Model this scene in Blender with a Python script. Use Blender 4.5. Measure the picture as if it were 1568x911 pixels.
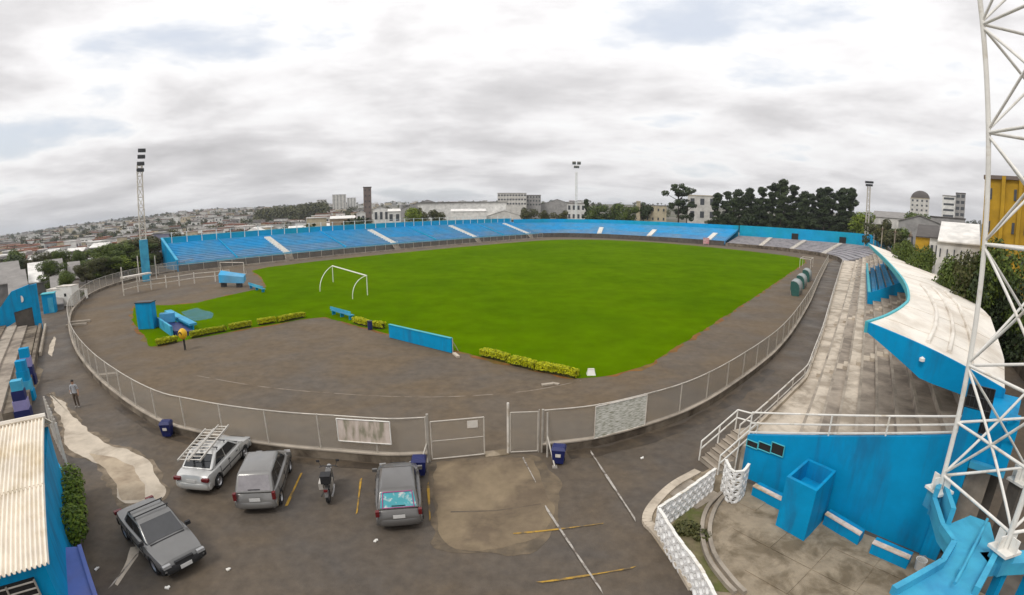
import bpy, bmesh, math, random
import numpy as np
from mathutils import Vector, Matrix, noise

random.seed(11)
for o in list(bpy.data.objects):
    bpy.data.objects.remove(o, do_unlink=True)
scene = bpy.context.scene
COL = scene.collection

# ------------------------------------------------------------------ camera
LENS_K, LENS_A, PITCH, CAM_H = 755.6, -0.0596, 0.1805, 10.45   # wide fisheye lens, pixels of a 1568-wide frame
cam_data = bpy.data.cameras.new('camera')
cam = bpy.data.objects.new('camera', cam_data)
COL.objects.link(cam)
cam.location = (0, 0, CAM_H)
cam.rotation_euler = (math.pi / 2 - PITCH, 0, 0)
cam_data.type = 'PANO'
cam_data.panorama_type = 'FISHEYE_LENS_POLYNOMIAL'
cam_data.sensor_fit = 'HORIZONTAL'
cam_data.sensor_width = 36.0
cam_data.sensor_height = 36.0 * 595 / 1024
cam_data.fisheye_fov = math.radians(170)
_q = 1568 / 36.0
cam_data.fisheye_polynomial_k0 = 0.0
cam_data.fisheye_polynomial_k1 = -_q / LENS_K
cam_data.fisheye_polynomial_k2 = 0.0
cam_data.fisheye_polynomial_k3 = -LENS_A * (_q / LENS_K) ** 3
cam_data.fisheye_polynomial_k4 = 0.0
cam_data.clip_start = 0.1
cam_data.clip_end = 20000
scene.camera = cam

# ------------------------------------------------------------------ light
SUN_ELEV, SUN_AZ = math.radians(52), math.radians(-140)      # azimuth from +Y, clockwise
scene.view_settings.view_transform = 'Standard'
scene.view_settings.look = 'None'
scene.view_settings.gamma = 1.0
scene.view_settings.exposure = 0.17
scene.view_settings.use_curve_mapping = False
scene.render.engine = 'CYCLES'
scene.cycles.max_bounces = 6
scene.cycles.transparent_max_bounces = 16
scene.cycles.use_denoising = True

sun = bpy.data.lights.new('sun', 'SUN')
sun.energy = 1.4
sun.angle = math.radians(14)
sun.color = (1.0, 0.965, 0.91)
sun_o = bpy.data.objects.new('sun', sun)
COL.objects.link(sun_o)
sd = Vector((math.sin(SUN_AZ) * math.cos(SUN_ELEV), math.cos(SUN_AZ) * math.cos(SUN_ELEV), math.sin(SUN_ELEV)))
sun_o.rotation_euler = sd.to_track_quat('Z', 'Y').to_euler()

world = bpy.data.worlds.new('World')
scene.world = world
world.use_nodes = True
wt = world.node_tree
wt.nodes.clear()
def wn(t, **kw):
    nd = wt.nodes.new(t)
    for k, v in kw.items():
        if k.startswith('i_'):
            nd.inputs[int(k[2:])].default_value = v
        else:
            setattr(nd, k, v)
    return nd
def wl(a, ai, b, bi): wt.links.new(a.outputs[ai], b.inputs[bi])
sky = wn('ShaderNodeTexSky', sky_type='NISHITA', sun_disc=False, sun_elevation=SUN_ELEV, sun_rotation=SUN_AZ)
sky.dust_density = 2.5
bg_sky = wn('ShaderNodeBackground'); bg_sky.inputs[1].default_value = 0.15
wl(sky, 0, bg_sky, 0)
tc = wn('ShaderNodeTexCoord')
sep = wn('ShaderNodeSeparateXYZ'); wl(tc, 'Generated', sep, 0)
zc = wn('ShaderNodeMath', operation='MAXIMUM'); zc.inputs[1].default_value = 0.0; wl(sep, 2, zc, 0)
za = wn('ShaderNodeMath', operation='ADD'); za.inputs[1].default_value = 0.16; wl(zc, 0, za, 0)
dx = wn('ShaderNodeMath', operation='DIVIDE'); wl(sep, 0, dx, 0); wl(za, 0, dx, 1)
dy = wn('ShaderNodeMath', operation='DIVIDE'); wl(sep, 1, dy, 0); wl(za, 0, dy, 1)
cmb = wn('ShaderNodeCombineXYZ'); wl(dx, 0, cmb, 0); wl(dy, 0, cmb, 1)
cmb.inputs[2].default_value = 3.7
def cloud_noise(scale, detail, rough, dist, offset):
    mp = wn('ShaderNodeMapping'); mp.inputs['Location'].default_value = offset
    mp.inputs['Scale'].default_value = (1.0, 1.25, 1.0)
    wl(cmb, 0, mp, 0)
    nz = wn('ShaderNodeTexNoise'); nz.inputs['Scale'].default_value = scale
    nz.inputs['Detail'].default_value = detail; nz.inputs['Roughness'].default_value = rough
    nz.inputs['Distortion'].default_value = dist
    wl(mp, 0, nz, 0)
    return nz
n_big = cloud_noise(0.85, 9.0, 0.53, 0.12, (4.3, 1.9, 0))
n_mid = cloud_noise(3.4, 8.0, 0.56, 0.15, (7.1, 4.2, 0))
mpx = n_mid.inputs[0].links[0].from_node; mpx.inputs['Scale'].default_value = (1.0, 1.0, 3.2)
wt.links.new(tc.outputs['Generated'], mpx.inputs[0])                # billows of the lower sky
n_wide = cloud_noise(0.28, 3.0, 0.5, 0.0, (1.3, 8.8, 0))
mid2 = wn('ShaderNodeMath', operation='MULTIPLY_ADD'); mid2.inputs[1].default_value = 0.62; mid2.inputs[2].default_value = -0.31
wl(n_mid, 0, mid2, 0)
wid2 = wn('ShaderNodeMath', operation='MULTIPLY_ADD'); wid2.inputs[1].default_value = 0.5; wid2.inputs[2].default_value = -0.25
wl(n_wide, 0, wid2, 0)
tone = wn('ShaderNodeMath', operation='ADD'); wl(n_big, 0, tone, 0); wl(mid2, 0, tone, 1)
tone2 = wn('ShaderNodeMath', operation='ADD'); wl(tone, 0, tone2, 0); wl(wid2, 0, tone2, 1)
cr = wn('ShaderNodeValToRGB')                                       # thin veil, bright edges, grey bases
cr.color_ramp.elements[0].position = 0.30; cr.color_ramp.elements[0].color = (0.80, 0.82, 0.86, 1)
cr.color_ramp.elements[1].position = 0.76; cr.color_ramp.elements[1].color = (0.56, 0.548, 0.555, 1)
for p_, c_ in ((0.41, (0.98, 0.975, 0.975, 1)), (0.49, (0.90, 0.885, 0.89, 1)), (0.59, (0.735, 0.72, 0.727, 1))):
    e = cr.color_ramp.elements.new(p_); e.color = c_
wl(tone2, 0, cr, 0)
bg_cloud = wn('ShaderNodeBackground'); wl(cr, 0, bg_cloud, 0)
over = wn('ShaderNodeMath', operation='MULTIPLY_ADD'); over.inputs[1].default_value = 0.50; over.inputs[2].default_value = 0.84   # overcast sky: brighter overhead
wl(zc, 0, over, 0); wl(over, 0, bg_cloud, 1)
cover = wn('ShaderNodeValToRGB')
cover.color_ramp.elements[0].position = 0.26; cover.color_ramp.elements[0].color = (0.70, 0.70, 0.70, 1)
cover.color_ramp.elements[1].position = 0.41; cover.color_ramp.elements[1].color = (1, 1, 1, 1)
wl(tone2, 0, cover, 0)
mx = wn('ShaderNodeMixShader'); wl(cover, 0, mx, 0); wl(bg_sky, 0, mx, 1); wl(bg_cloud, 0, mx, 2)
wo = wn('ShaderNodeOutputWorld'); wl(mx, 0, wo, 0)

# ------------------------------------------------------------------ helpers
def ray(px, py):
    x = px - 784.0; y = 455.5 - py; r = math.hypot(x, y) + 1e-9
    t = r / LENS_K; th = t * (1 + LENS_A * t * t); s = math.sin(th) / r
    dx, dy, dz = s * x, s * y, math.cos(th)
    return Vector((dx, dz * math.cos(PITCH) + dy * math.sin(PITCH), -dz * math.sin(PITCH) + dy * math.cos(PITCH)))
def G(px, py, z=0.0):
    """survey point: where the photograph's pixel meets the level z"""
    d = ray(px, py); k = (CAM_H - z) / -d.z
    return Vector((d.x * k, d.y * k, z))
def DI(px, py, dist):
    """survey point at a horizontal distance"""
    d = ray(px, py); k = dist / math.hypot(d.x, d.y)
    return Vector((d.x * k, d.y * k, CAM_H + d.z * k))
UO = Vector((5.9, 27.5)); UA = 0.8805
UX = Vector((math.cos(UA), math.sin(UA))); VX = Vector((-math.sin(UA), math.cos(UA)))
def UV(u, v, z=0.0):
    """stadium axes: u along the pitch, v across it"""
    p = UO + UX * u + VX * v
    return Vector((p.x, p.y, z))
def toUV(p):
    d = Vector((p[0], p[1])) - UO
    return d.dot(UX), d.dot(VX)

def thing(name, label, cat, loc=(0, 0, 0), rz=0.0, group=None, kind=None):
    o = bpy.data.objects.new(name, None)
    COL.objects.link(o)
    o.empty_display_size = 0.3
    o.location = loc; o.rotation_euler = (0, 0, rz)
    return tag(o, label, cat, group, kind)
def tag(o, label=None, cat=None, group=None, kind=None):
    if label: o['label'] = label
    if cat: o['category'] = cat
    if group: o['group'] = group
    if kind: o['kind'] = kind
    return o

class MB:
    def __init__(s): s.v = []; s.f = []; s.m = []
    def add(s, vs, fs, mi=0):
        b = len(s.v); s.v += [tuple(v) for v in vs]
        s.f += [tuple(b + i for i in f) for f in fs]; s.m += [mi] * len(fs); return s
    def quad(s, a, b, c, d, mi=0): return s.add([a, b, c, d], [(0, 1, 2, 3)], mi)
    def poly(s, pts, mi=0): return s.add(pts, [tuple(range(len(pts)))], mi)
    def box(s, c, d, rz=0.0, mi=0, rx=0.0, ry=0.0):
        M = Matrix.Rotation(rz, 3, 'Z') @ Matrix.Rotation(ry, 3, 'Y') @ Matrix.Rotation(rx, 3, 'X')
        vs = [Vector(c) + M @ Vector((sx * d[0] / 2, sy * d[1] / 2, sz * d[2] / 2)) for sx in (-1, 1) for sy in (-1, 1) for sz in (-1, 1)]
        return s.add(vs, [(0, 1, 3, 2), (4, 6, 7, 5), (0, 4, 5, 1), (2, 3, 7, 6), (0, 2, 6, 4), (1, 5, 7, 3)], mi)
    def hexa(s, lo, hi, mi=0):
        n = len(lo)
        fs = [tuple(reversed(range(n))), tuple(range(n, 2 * n))] + [(i, (i + 1) % n, n + (i + 1) % n, n + i) for i in range(n)]
        return s.add(list(lo) + list(hi), fs, mi)
    def prism(s, pts, z0, z1, mi=0):
        return s.hexa([(p[0], p[1], z0) for p in pts], [(p[0], p[1], z1) for p in pts], mi)
    def wall(s, a, b, t, z0, z1, z0b=None, z1b=None, mi=0):
        """upright slab from a to b, thickness t"""
        a = Vector((a[0], a[1])); b = Vector((b[0], b[1])); d = (b - a).normalized(); nn = Vector((-d.y, d.x)) * t / 2
        z0b = z0 if z0b is None else z0b; z1b = z1 if z1b is None else z1b
        lo = [(*(a + nn), z0), (*(a - nn), z0), (*(b - nn), z0b), (*(b + nn), z0b)]
        hi = [(*(a + nn), z1), (*(a - nn), z1), (*(b - nn), z1b), (*(b + nn), z1b)]
        return s.hexa(lo, hi, mi)
    def tube(s, a, b, r, n=8, r2=None, mi=0, caps=True):
        a = Vector(a); b = Vector(b); d = (b - a)
        if d.length < 1e-6: return s
        d.normalize(); q = d.to_track_quat('Z', 'Y'); r2 = r if r2 is None else r2
        vs = []
        for p, rr in ((a, r), (b, r2)):
            for i in range(n):
                an = 2 * math.pi * i / n
                vs.append(p + q @ Vector((rr * math.cos(an), rr * math.sin(an), 0)))
        fs = [(i, (i + 1) % n, n + (i + 1) % n, n + i) for i in range(n)]
        if caps: fs += [tuple(reversed(range(n))), tuple(range(n, 2 * n))]
        return s.add(vs, fs, mi)
    def path(s, pts, r, n=8, mi=0):
        for i in range(len(pts) - 1): s.tube(pts[i], pts[i + 1], r, n, mi=mi)
        return s
    def lathe(s, prof, n=16, c=(0, 0, 0), axis='Z', mi=0):
        vs = []
        for (r, h) in prof:
            for i in range(n):
                an = 2 * math.pi * i / n
                p = (r * math.cos(an), r * math.sin(an), h)
                if axis == 'Y': p = (p[0], p[2], p[1])
                if axis == 'X': p = (p[2], p[0], p[1])
                vs.append((p[0] + c[0], p[1] + c[1], p[2] + c[2]))
        fs = []
        for k in range(len(prof) - 1):
            fs += [(k * n + i, k * n + (i + 1) % n, (k + 1) * n + (i + 1) % n, (k + 1) * n + i) for i in range(n)]
        return s.add(vs, fs, mi)
    def loft(s, secs, closed=False, caps=True, mi=0):
        n = len(secs[0]); vs = [p for sec in secs for p in sec]; fs = []
        rng = n if closed else n - 1
        for k in range(len(secs) - 1):
            fs += [(k * n + i, k * n + (i + 1) % n, (k + 1) * n + (i + 1) % n, (k + 1) * n + i) for i in range(rng)]
        if caps: fs += [tuple(reversed(range(n))), tuple((len(secs) - 1) * n + i for i in range(n))]
        return s.add(vs, fs, mi)
    def mesh(s, name, mats, off=(0, 0, 0), smooth=None):
        me = bpy.data.meshes.new(name)
        o = Vector(off)
        me.from_pydata([(v[0] - o.x, v[1] - o.y, v[2] - o.z) for v in s.v], [], s.f)
        for m in (mats if isinstance(mats, (list, tuple)) else [mats]): me.materials.append(m)
        if any(s.m): me.polygons.foreach_set('material_index', s.m)
        me.update()
        bm = bmesh.new(); bm.from_mesh(me); bmesh.ops.recalc_face_normals(bm, faces=bm.faces); bm.to_mesh(me); bm.free()
        if smooth is not None:
            me.shade_smooth()
            if smooth < 180: me.set_sharp_from_angle(angle=math.radians(smooth))
        return me
    def build(s, name, mats, parent=None, smooth=None, world=False, loc=None, rz=0.0):
        """world=True: the vertices are world points, the object's origin goes to the parent's base"""
        off = (0, 0, 0)
        if world and parent is not None:
            off = Vector((0, 0, 0)); pp = parent
            while pp is not None: off = off + pp.location; pp = pp.parent
        if world and parent is None and loc is not None: off = loc
        o = bpy.data.objects.new(name, s.mesh(name, mats, off, smooth))
        COL.objects.link(o)
        if parent is not None: o.parent = parent
        if loc is not None: o.location = loc
        if rz: o.rotation_euler = (0, 0, rz)
        return o
def inst(name, me, parent=None, loc=(0, 0, 0), rz=0.0, scale=None):
    o = bpy.data.objects.new(name, me)
    COL.objects.link(o)
    if parent is not None: o.parent = parent
    o.location = loc; o.rotation_euler = (0, 0, rz)
    if scale is not None: o.scale = scale if isinstance(scale, (tuple, list)) else (scale,) * 3
    return o
def copy_tree(o, parent=None):
    c = o.copy(); COL.objects.link(c); c.parent = parent
    for ch in o.children: copy_tree(ch, c)
    return c
def resample(pts, step):
    out = [Vector(pts[0])]; acc = 0.0
    for a, b in zip(pts[:-1], pts[1:]):
        a = Vector(a); b = Vector(b); L = (b - a).length; d = step - acc
        while d <= L:
            out.append(a.lerp(b, d / L)); d += step
        acc = (L - (d - step)) if L > 0 else acc
    return out
def smooth_line(pts, k=6):
    """Catmull-Rom"""
    P = [Vector(p) for p in pts]; P = [2 * P[0] - P[1]] + P + [2 * P[-1] - P[-2]]; out = []
    for i in range(1, len(P) - 2):
        p0, p1, p2, p3 = P[i - 1], P[i], P[i + 1], P[i + 2]
        for j in range(k):
            t = j / k
            out.append(0.5 * ((2 * p1) + (-p0 + p2) * t + (2 * p0 - 5 * p1 + 4 * p2 - p3) * t * t + (-p0 + 3 * p1 - 3 * p2 + p3) * t ** 3))
    out.append(P[-2])
    return out

# ------------------------------------------------------------------ materials
M = {}
def mat(name, col, rough=0.75, var=0.15, scale=2.0, bump=0.0, bscale=30.0, metal=0.0, spec=0.4, col2=None, c2pos=(0.45, 0.7), c2scale=0.6, streak=0.0, coat=0.0, rvar=0.0):
    """painted, worn or rough surface: base colour with broad and fine variation, optional second (stain) colour"""
    m = bpy.data.materials.new(name); m.use_nodes = True; nt = m.node_tree; N = nt.nodes; L = nt.links
    b = N['Principled BSDF']
    b.inputs['Roughness'].default_value = rough; b.inputs['Metallic'].default_value = metal
    b.inputs['Specular IOR Level'].default_value = spec
    if coat: b.inputs['Coat Weight'].default_value = coat; b.inputs['Coat Roughness'].default_value = 0.08
    geo = N.new('ShaderNodeNewGeometry')
    n1 = N.new('ShaderNodeTexNoise'); n1.inputs['Scale'].default_value = scale; n1.inputs['Detail'].default_value = 10; n1.inputs['Roughness'].default_value = 0.65
    L.new(geo.outputs['Position'], n1.inputs['Vector'])
    mr = N.new('ShaderNodeMapRange'); mr.inputs[1].default_value = 0.3; mr.inputs[2].default_value = 0.7
    mr.inputs[3].default_value = 1 - var; mr.inputs[4].default_value = 1 + var
    L.new(n1.outputs[0], mr.inputs[0])
    base = N.new('ShaderNodeRGB'); base.outputs[0].default_value = (*col, 1)
    cur = base.outputs[0]
    if col2 is not None:
        n2 = N.new('ShaderNodeTexNoise'); n2.inputs['Scale'].default_value = c2scale; n2.inputs['Detail'].default_value = 7; n2.inputs['Roughness'].default_value = 0.6
        n2.inputs['Distortion'].default_value = 0.4
        if streak:
            mp = N.new('ShaderNodeMapping'); mp.inputs['Scale'].default_value = (1, 1, streak)
            L.new(geo.outputs['Position'], mp.inputs[0]); L.new(mp.outputs[0], n2.inputs['Vector'])
        else:
            L.new(geo.outputs['Position'], n2.inputs['Vector'])
        r2 = N.new('ShaderNodeMapRange'); r2.inputs[1].default_value = c2pos[0]; r2.inputs[2].default_value = c2pos[1]
        L.new(n2.outputs[0], r2.inputs[0])
        mixc = N.new('ShaderNodeMix'); mixc.data_type = 'RGBA'
        L.new(r2.outputs[0], mixc.inputs[0]); L.new(cur, mixc.inputs[6]); mixc.inputs[7].default_value = (*col2, 1)
        cur = mixc.outputs[2]
    mul = N.new('ShaderNodeVectorMath'); mul.operation = 'SCALE'
    L.new(cur, mul.inputs[0]); L.new(mr.outputs[0], mul.inputs['Scale'])
    L.new(mul.outputs[0], b.inputs['Base Color'])
    if rvar:
        rr = N.new('ShaderNodeMapRange'); rr.inputs[1].default_value = 0.35; rr.inputs[2].default_value = 0.65
        rr.inputs[3].default_value = max(0.05, rough - rvar); rr.inputs[4].default_value = min(1, rough + rvar)
        n4 = N.new('ShaderNodeTexNoise'); n4.inputs['Scale'].default_value = 0.35; n4.inputs['Detail'].default_value = 5
        L.new(geo.outputs['Position'], n4.inputs['Vector']); L.new(n4.outputs[0], rr.inputs[0]); L.new(rr.outputs[0], b.inputs['Roughness'])
    if bump:
        n3 = N.new('ShaderNodeTexNoise'); n3.inputs['Scale'].default_value = bscale; n3.inputs['Detail'].default_value = 4
        L.new(geo.outputs['Position'], n3.inputs['Vector'])
        bp = N.new('ShaderNodeBump'); bp.inputs['Strength'].default_value = bump; bp.inputs['Distance'].default_value = 0.02
        L.new(n3.outputs[0], bp.inputs['Height']); L.new(bp.outputs[0], b.inputs['Normal'])
    M[name] = m
    return m
def see_through(name, col, open_share, rough=0.6, metal=0.0):
    """wire mesh too fine to tell the wires apart"""
    m = bpy.data.materials.new(name); m.use_nodes = True; nt = m.node_tree; N = nt.nodes; L = nt.links
    b = N['Principled BSDF']; b.inputs['Base Color'].default_value = (*col, 1); b.inputs['Roughness'].default_value = rough; b.inputs['Metallic'].default_value = metal
    t = N.new('ShaderNodeBsdfTransparent'); mx = N.new('ShaderNodeMixShader')
    geo = N.new('ShaderNodeNewGeometry'); nz = N.new('ShaderNodeTexNoise'); nz.inputs['Scale'].default_value = 0.7; nz.inputs['Detail'].default_value = 3
    L.new(geo.outputs['Position'], nz.inputs['Vector'])
    mr = N.new('ShaderNodeMapRange'); mr.inputs[1].default_value = 0.3; mr.inputs[2].default_value = 0.7; mr.inputs[3].default_value = 1 - open_share - 0.05; mr.inputs[4].default_value = 1 - open_share + 0.05
    L.new(nz.outputs[0], mr.inputs[0]); L.new(mr.outputs[0], mx.inputs[0])
    L.new(t.outputs[0], mx.inputs[1]); L.new(b.outputs[0], mx.inputs[2])
    L.new(mx.outputs[0], N['Material Output'].inputs['Surface'])
    M[name] = m
    return m
mat('asphalt', (0.108, 0.082, 0.056), 0.64, 0.24, 2.2, 0.6, 45, spec=.3, col2=(0.083, 0.071, 0.060), c2pos=(0.38, 0.64), c2scale=0.22, rvar=0.16)
mat('dirt', (0.130, 0.096, 0.061), 0.8, 0.2, 1.6, 0.4, 30, spec=.2, col2=(0.106, 0.088, 0.070), c2pos=(0.42, 0.64), c2scale=0.13, rvar=0.12)
mat('orange_soil', (0.19, 0.075, 0.012), 0.95, 0.35, 1.2, 0.5, 20, col2=(0.10, 0.10, 0.02), c2scale=0.5)
mat('oil', (0.045, 0.036, 0.028), 0.6, 0.3, 6.0, spec=.25)
mat('blue_row_pale', (0.10, 0.30, 0.52), 0.65, 0.16, 0.6, spec=.2, col2=(0.17, 0.31, 0.45), c2pos=(0.42, 0.6), c2scale=0.15)
mat('pale_line', (0.24, 0.20, 0.155), 0.8, 0.25, 3.0, spec=.2, col2=(0.12, 0.09, 0.06), c2pos=(0.45, 0.6), c2scale=1.2)
mat('strip_dark', (0.052, 0.040, 0.029), 0.5, 0.3, 1.5, spec=.3, col2=(0.09, 0.068, 0.046), c2pos=(0.45, 0.62), c2scale=0.8)  # darker brown of the strips along the fence base
mat('lilac_concrete', (0.30, 0.285, 0.295), 0.88, 0.2, 1.2, col2=(0.17, 0.165, 0.18), c2scale=0.4)
mat('apron_fade', (0.155, 0.119, 0.079), 0.75, 0.24, 2.0, 0.4, 40, spec=.2, col2=(0.10, 0.080, 0.058), c2pos=(0.4, 0.6), c2scale=0.9)
mat('path_fade', (0.22, 0.175, 0.125), 0.8, 0.3, 2.0, 0.4, 40, spec=.2, col2=(0.12, 0.094, 0.066), c2pos=(0.4, 0.6), c2scale=1.1)
mat('apron', (0.215, 0.165, 0.105), 0.8, 0.18, 1.0, 0.35, 40, spec=.2, col2=(0.13, 0.098, 0.066), c2pos=(0.42, 0.62), c2scale=0.5)
mat('worn_path', (0.40, 0.325, 0.235), 0.82, 0.18, 1.2, 0.3, 30, spec=.2, col2=(0.26, 0.20, 0.14), c2pos=(0.45, 0.65), c2scale=0.7)
mat('grass', (0.082, 0.152, 0.0005), 0.9, 0.17, 0.35, 0.5, 40, spec=0.0, col2=(0.064, 0.128, 0.0005), c2pos=(0.4, 0.62), c2scale=0.06)
mat('city_ground', (0.075, 0.078, 0.045), 0.95, 0.5, 0.02, 0, 1, col2=(0.16, 0.14, 0.12), c2pos=(0.45, 0.6), c2scale=0.012)
mat('concrete', (0.36, 0.31, 0.25), 0.85, 0.18, 1.6, 0.3, 25, col2=(0.20, 0.17, 0.135), c2pos=(0.45, 0.68), c2scale=0.5)
mat('tan_concrete', (0.30, 0.245, 0.175), 0.85, 0.2, 1.6, 0.3, 25, spec=.2, col2=(0.150, 0.118, 0.078), c2pos=(0.45, 0.60), c2scale=0.8)
mat('pale_concrete', (0.50, 0.43, 0.34), 0.8, 0.15, 1.3, 0.25, 25, col2=(0.30, 0.25, 0.19), c2pos=(0.48, 0.68), c2scale=0.6)
mat('step_concrete', (0.34, 0.29, 0.235), 0.88, 0.2, 1.5, 0.3, 25, spec=.2, col2=(0.19, 0.16, 0.13), c2pos=(0.44, 0.62), c2scale=0.45)
mat('terrace_patch', (0.56, 0.49, 0.40), 0.85, 0.15, 1.2, 0.2, 25, spec=.2, col2=(0.33, 0.28, 0.22), c2pos=(0.45, 0.6), c2scale=0.6)
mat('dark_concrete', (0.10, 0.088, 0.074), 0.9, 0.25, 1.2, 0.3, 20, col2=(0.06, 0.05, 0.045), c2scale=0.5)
mat('wall_concrete', (0.20, 0.165, 0.125), 0.9, 0.25, 1.1, 0.3, 20, spec=.2, col2=(0.075, 0.058, 0.042), c2pos=(0.42, 0.62), c2scale=0.6)
mat('blue_wall', (0.0005, 0.262, 0.515), 0.6, 0.10, 1.3, 0.15, 30, spec=.12, col2=(0.010, 0.18, 0.36), c2pos=(0.50, 0.66), c2scale=1.3, streak=0.18)
mat('blue_stand', (0.035, 0.34, 0.62), 0.65, 0.14, 0.5, 0, 30, spec=.2, col2=(0.12, 0.32, 0.50), c2pos=(0.42, 0.62), c2scale=0.12)
mat('blue_parapet', (0.002, 0.31, 0.58), 0.6, 0.12, 0.4, spec=.2, col2=(0.002, 0.31, 0.44), c2pos=(0.4, 0.62), c2scale=0.07)
mat('pale_blue', (0.05, 0.37, 0.55), 0.6, 0.12, 1.0, 0.1, 30, col2=(0.03, 0.24, 0.44), c2pos=(0.42, 0.68), c2scale=0.7)
mat('teal_edge', (0.06, 0.40, 0.46), 0.6, 0.1, 1.0)
mat('navy', (0.008, 0.014, 0.095), 0.5, 0.15, 2.0)
mat('violet', (0.10, 0.15, 0.42), 0.6, 0.12, 1.0, col2=(0.12, 0.14, 0.34), c2scale=0.8)
mat('lilac', (0.26, 0.24, 0.46), 0.6, 0.12, 2.0)
mat('white_paint', (0.74, 0.72, 0.67), 0.55, 0.1, 2.0, col2=(0.5, 0.43, 0.32), c2pos=(0.55, 0.75), c2scale=1.5)
mat('white_worn', (0.62, 0.58, 0.52), 0.6, 0.15, 2.5, col2=(0.36, 0.29, 0.21), c2pos=(0.5, 0.72), c2scale=2.0)
mat('galvanised', (0.42, 0.385, 0.335), 0.5, 0.15, 3.0, metal=0.35)
mat('rail_metal', (0.50, 0.46, 0.40), 0.5, 0.15, 3.0, metal=0.1)
mat('road_white', (0.38, 0.35, 0.31), 0.8, 0.25, 4.0, col2=(0.13, 0.105, 0.085), c2pos=(0.47, 0.6), c2scale=2.2)
mat('road_yellow', (0.40, 0.235, 0.03), 0.8, 0.25, 4.0, col2=(0.12, 0.09, 0.055), c2pos=(0.47, 0.62), c2scale=1.6)
mat('roof_white', (0.76, 0.71, 0.63), 0.7, 0.10, 0.8, 0.1, 20, col2=(0.52, 0.45, 0.36), c2pos=(0.48, 0.72), c2scale=0.35)
mat('roof_sheet', (0.78, 0.71, 0.60), 0.6, 0.12, 1.2, 0, 20, col2=(0.50, 0.40, 0.22), c2pos=(0.55, 0.8), c2scale=0.5)
mat('bark', (0.06, 0.045, 0.032), 0.95, 0.3, 3.0, 0.5, 20)
mat('black_rubber', (0.012, 0.012, 0.013), 0.75, 0.2, 6.0)
mat('rim_metal', (0.42, 0.42, 0.43), 0.35, 0.1, 6.0, metal=0.7)
mat('glass_dark', (0.012, 0.015, 0.018), 0.06, 0.1, 2.0, spec=0.6)
mat('dark_hole', (0.02, 0.018, 0.017), 0.9, 0.2, 2.0)
mat('dark_metal', (0.05, 0.05, 0.053), 0.45, 0.2, 4.0, metal=0.4)
mat('yellow_plastic', (0.68, 0.40, 0.008), 0.4, 0.08, 4.0)
mat('green_seat', (0.025, 0.10, 0.085), 0.5, 0.15, 3.0)
mat('skin', (0.33, 0.19, 0.125), 0.6, 0.05, 5.0)
see_through('wire_mesh', (0.35, 0.315, 0.265), 0.77)
see_through('wire_mesh_thin', (0.36, 0.33, 0.29), 0.86)

# ================================================================== ground
def terrain_z(x, y):
    u, v = toUV((x, y))
    du = max(-40 - u, 0, u - 175); dv = max(-60 - v, 0, v - 116)
    d = math.hypot(du, dv)
    r = math.hypot(x, y); az = math.degrees(math.atan2(x, y))
    left = 1 / (1 + math.exp((az + 22) / 7))                      # 1 towards the valley on the left
    drop = -13 * left * (1 - math.exp(-d / 45.0))
    rise_l = 44 * max(0, min(1, (r - 330) / 1500)) ** 0.9
    low = 44 * max(0, min(1, (-az - 36) / 24))                     # skyline sinks at the far left
    rise_l = max(0, rise_l - low * min(1, max(0, (r - 330) / 1500)))
    rise_c = 27 * max(0, min(1, (r - 320) / 1200))
    return drop + left * rise_l + (1 - left) * rise_c + (0.0 if d > 0 else 0.0) - 0.06
mb = MB()
azs = [math.radians(a) for a in np.arange(-180, 180, 3)]
rs = [3, 8, 15, 25, 40, 55, 70, 85, 100, 115, 130, 145, 160, 180, 200, 225, 250, 280, 320, 370, 430, 500, 600, 720, 860, 1020, 1200, 1400, 1650, 1900, 2300, 3000, 4500, 9000]
na = len(azs)
mb.v.append((0, 0, -0.06))
for r in rs:
    for a in azs:
        x, y = r * math.sin(a), r * math.cos(a); mb.v.append((x, y, terrain_z(x, y)))
for i in range(na): mb.f.append((0, 1 + i, 1 + (i + 1) % na)); mb.m.append(0)
for k in range(len(rs) - 1):
    for i in range(na):
        a = 1 + k * na + i; b = 1 + k * na + (i + 1) % na
        mb.f.append((a, a + na, b + na, b)); mb.m.append(0)
tag(mb.build('ground', M['city_ground'], smooth=180), 'rolling ground of the town around the stadium', kind='structure')

def sheet(name, pts, z, m, label, parent=None):
    bm = bmesh.new()
    vs = [bm.verts.new((p[0], p[1], z)) for p in pts]
    f = bm.faces.new(vs); f.normal_update()
    if f.normal.z < 0: f.normal_flip()
    bmesh.ops.triangulate(bm, faces=[f])
    me = bpy.data.meshes.new(name); bm.to_mesh(me); bm.free(); me.materials.append(m)
    o = bpy.data.objects.new(name, me); COL.objects.link(o)
    if parent is None: tag(o, label, kind='structure')
    else: o.parent = parent
    return o
sheet('asphalt_yard', [UV(-39, -58), UV(170, -58), UV(170, 112), UV(-39, 112)], -0.004, M['asphalt'], 'brown grey asphalt of the car park and the lane round the track')

def rough(pts, step=1.2, amp=0.12, seed=0.0, bias=0.0):
    ps = resample(list(pts) + [pts[0]], step)
    out = []
    for i, p in enumerate(ps):
        a = ps[i - 1]; b = ps[(i + 1) % len(ps)]; d = (b - a); 
        if d.length < 1e-6: continue
        nn = Vector((-d.y, d.x, 0)).normalized()
        out.append(p + nn * bias + nn * amp * (noise.noise(Vector((p.x * 0.5, p.y * 0.5, seed))) + 0.6 * noise.noise(Vector((p.x * 1.7, p.y * 1.7, seed + 3)))))
    return out
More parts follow.
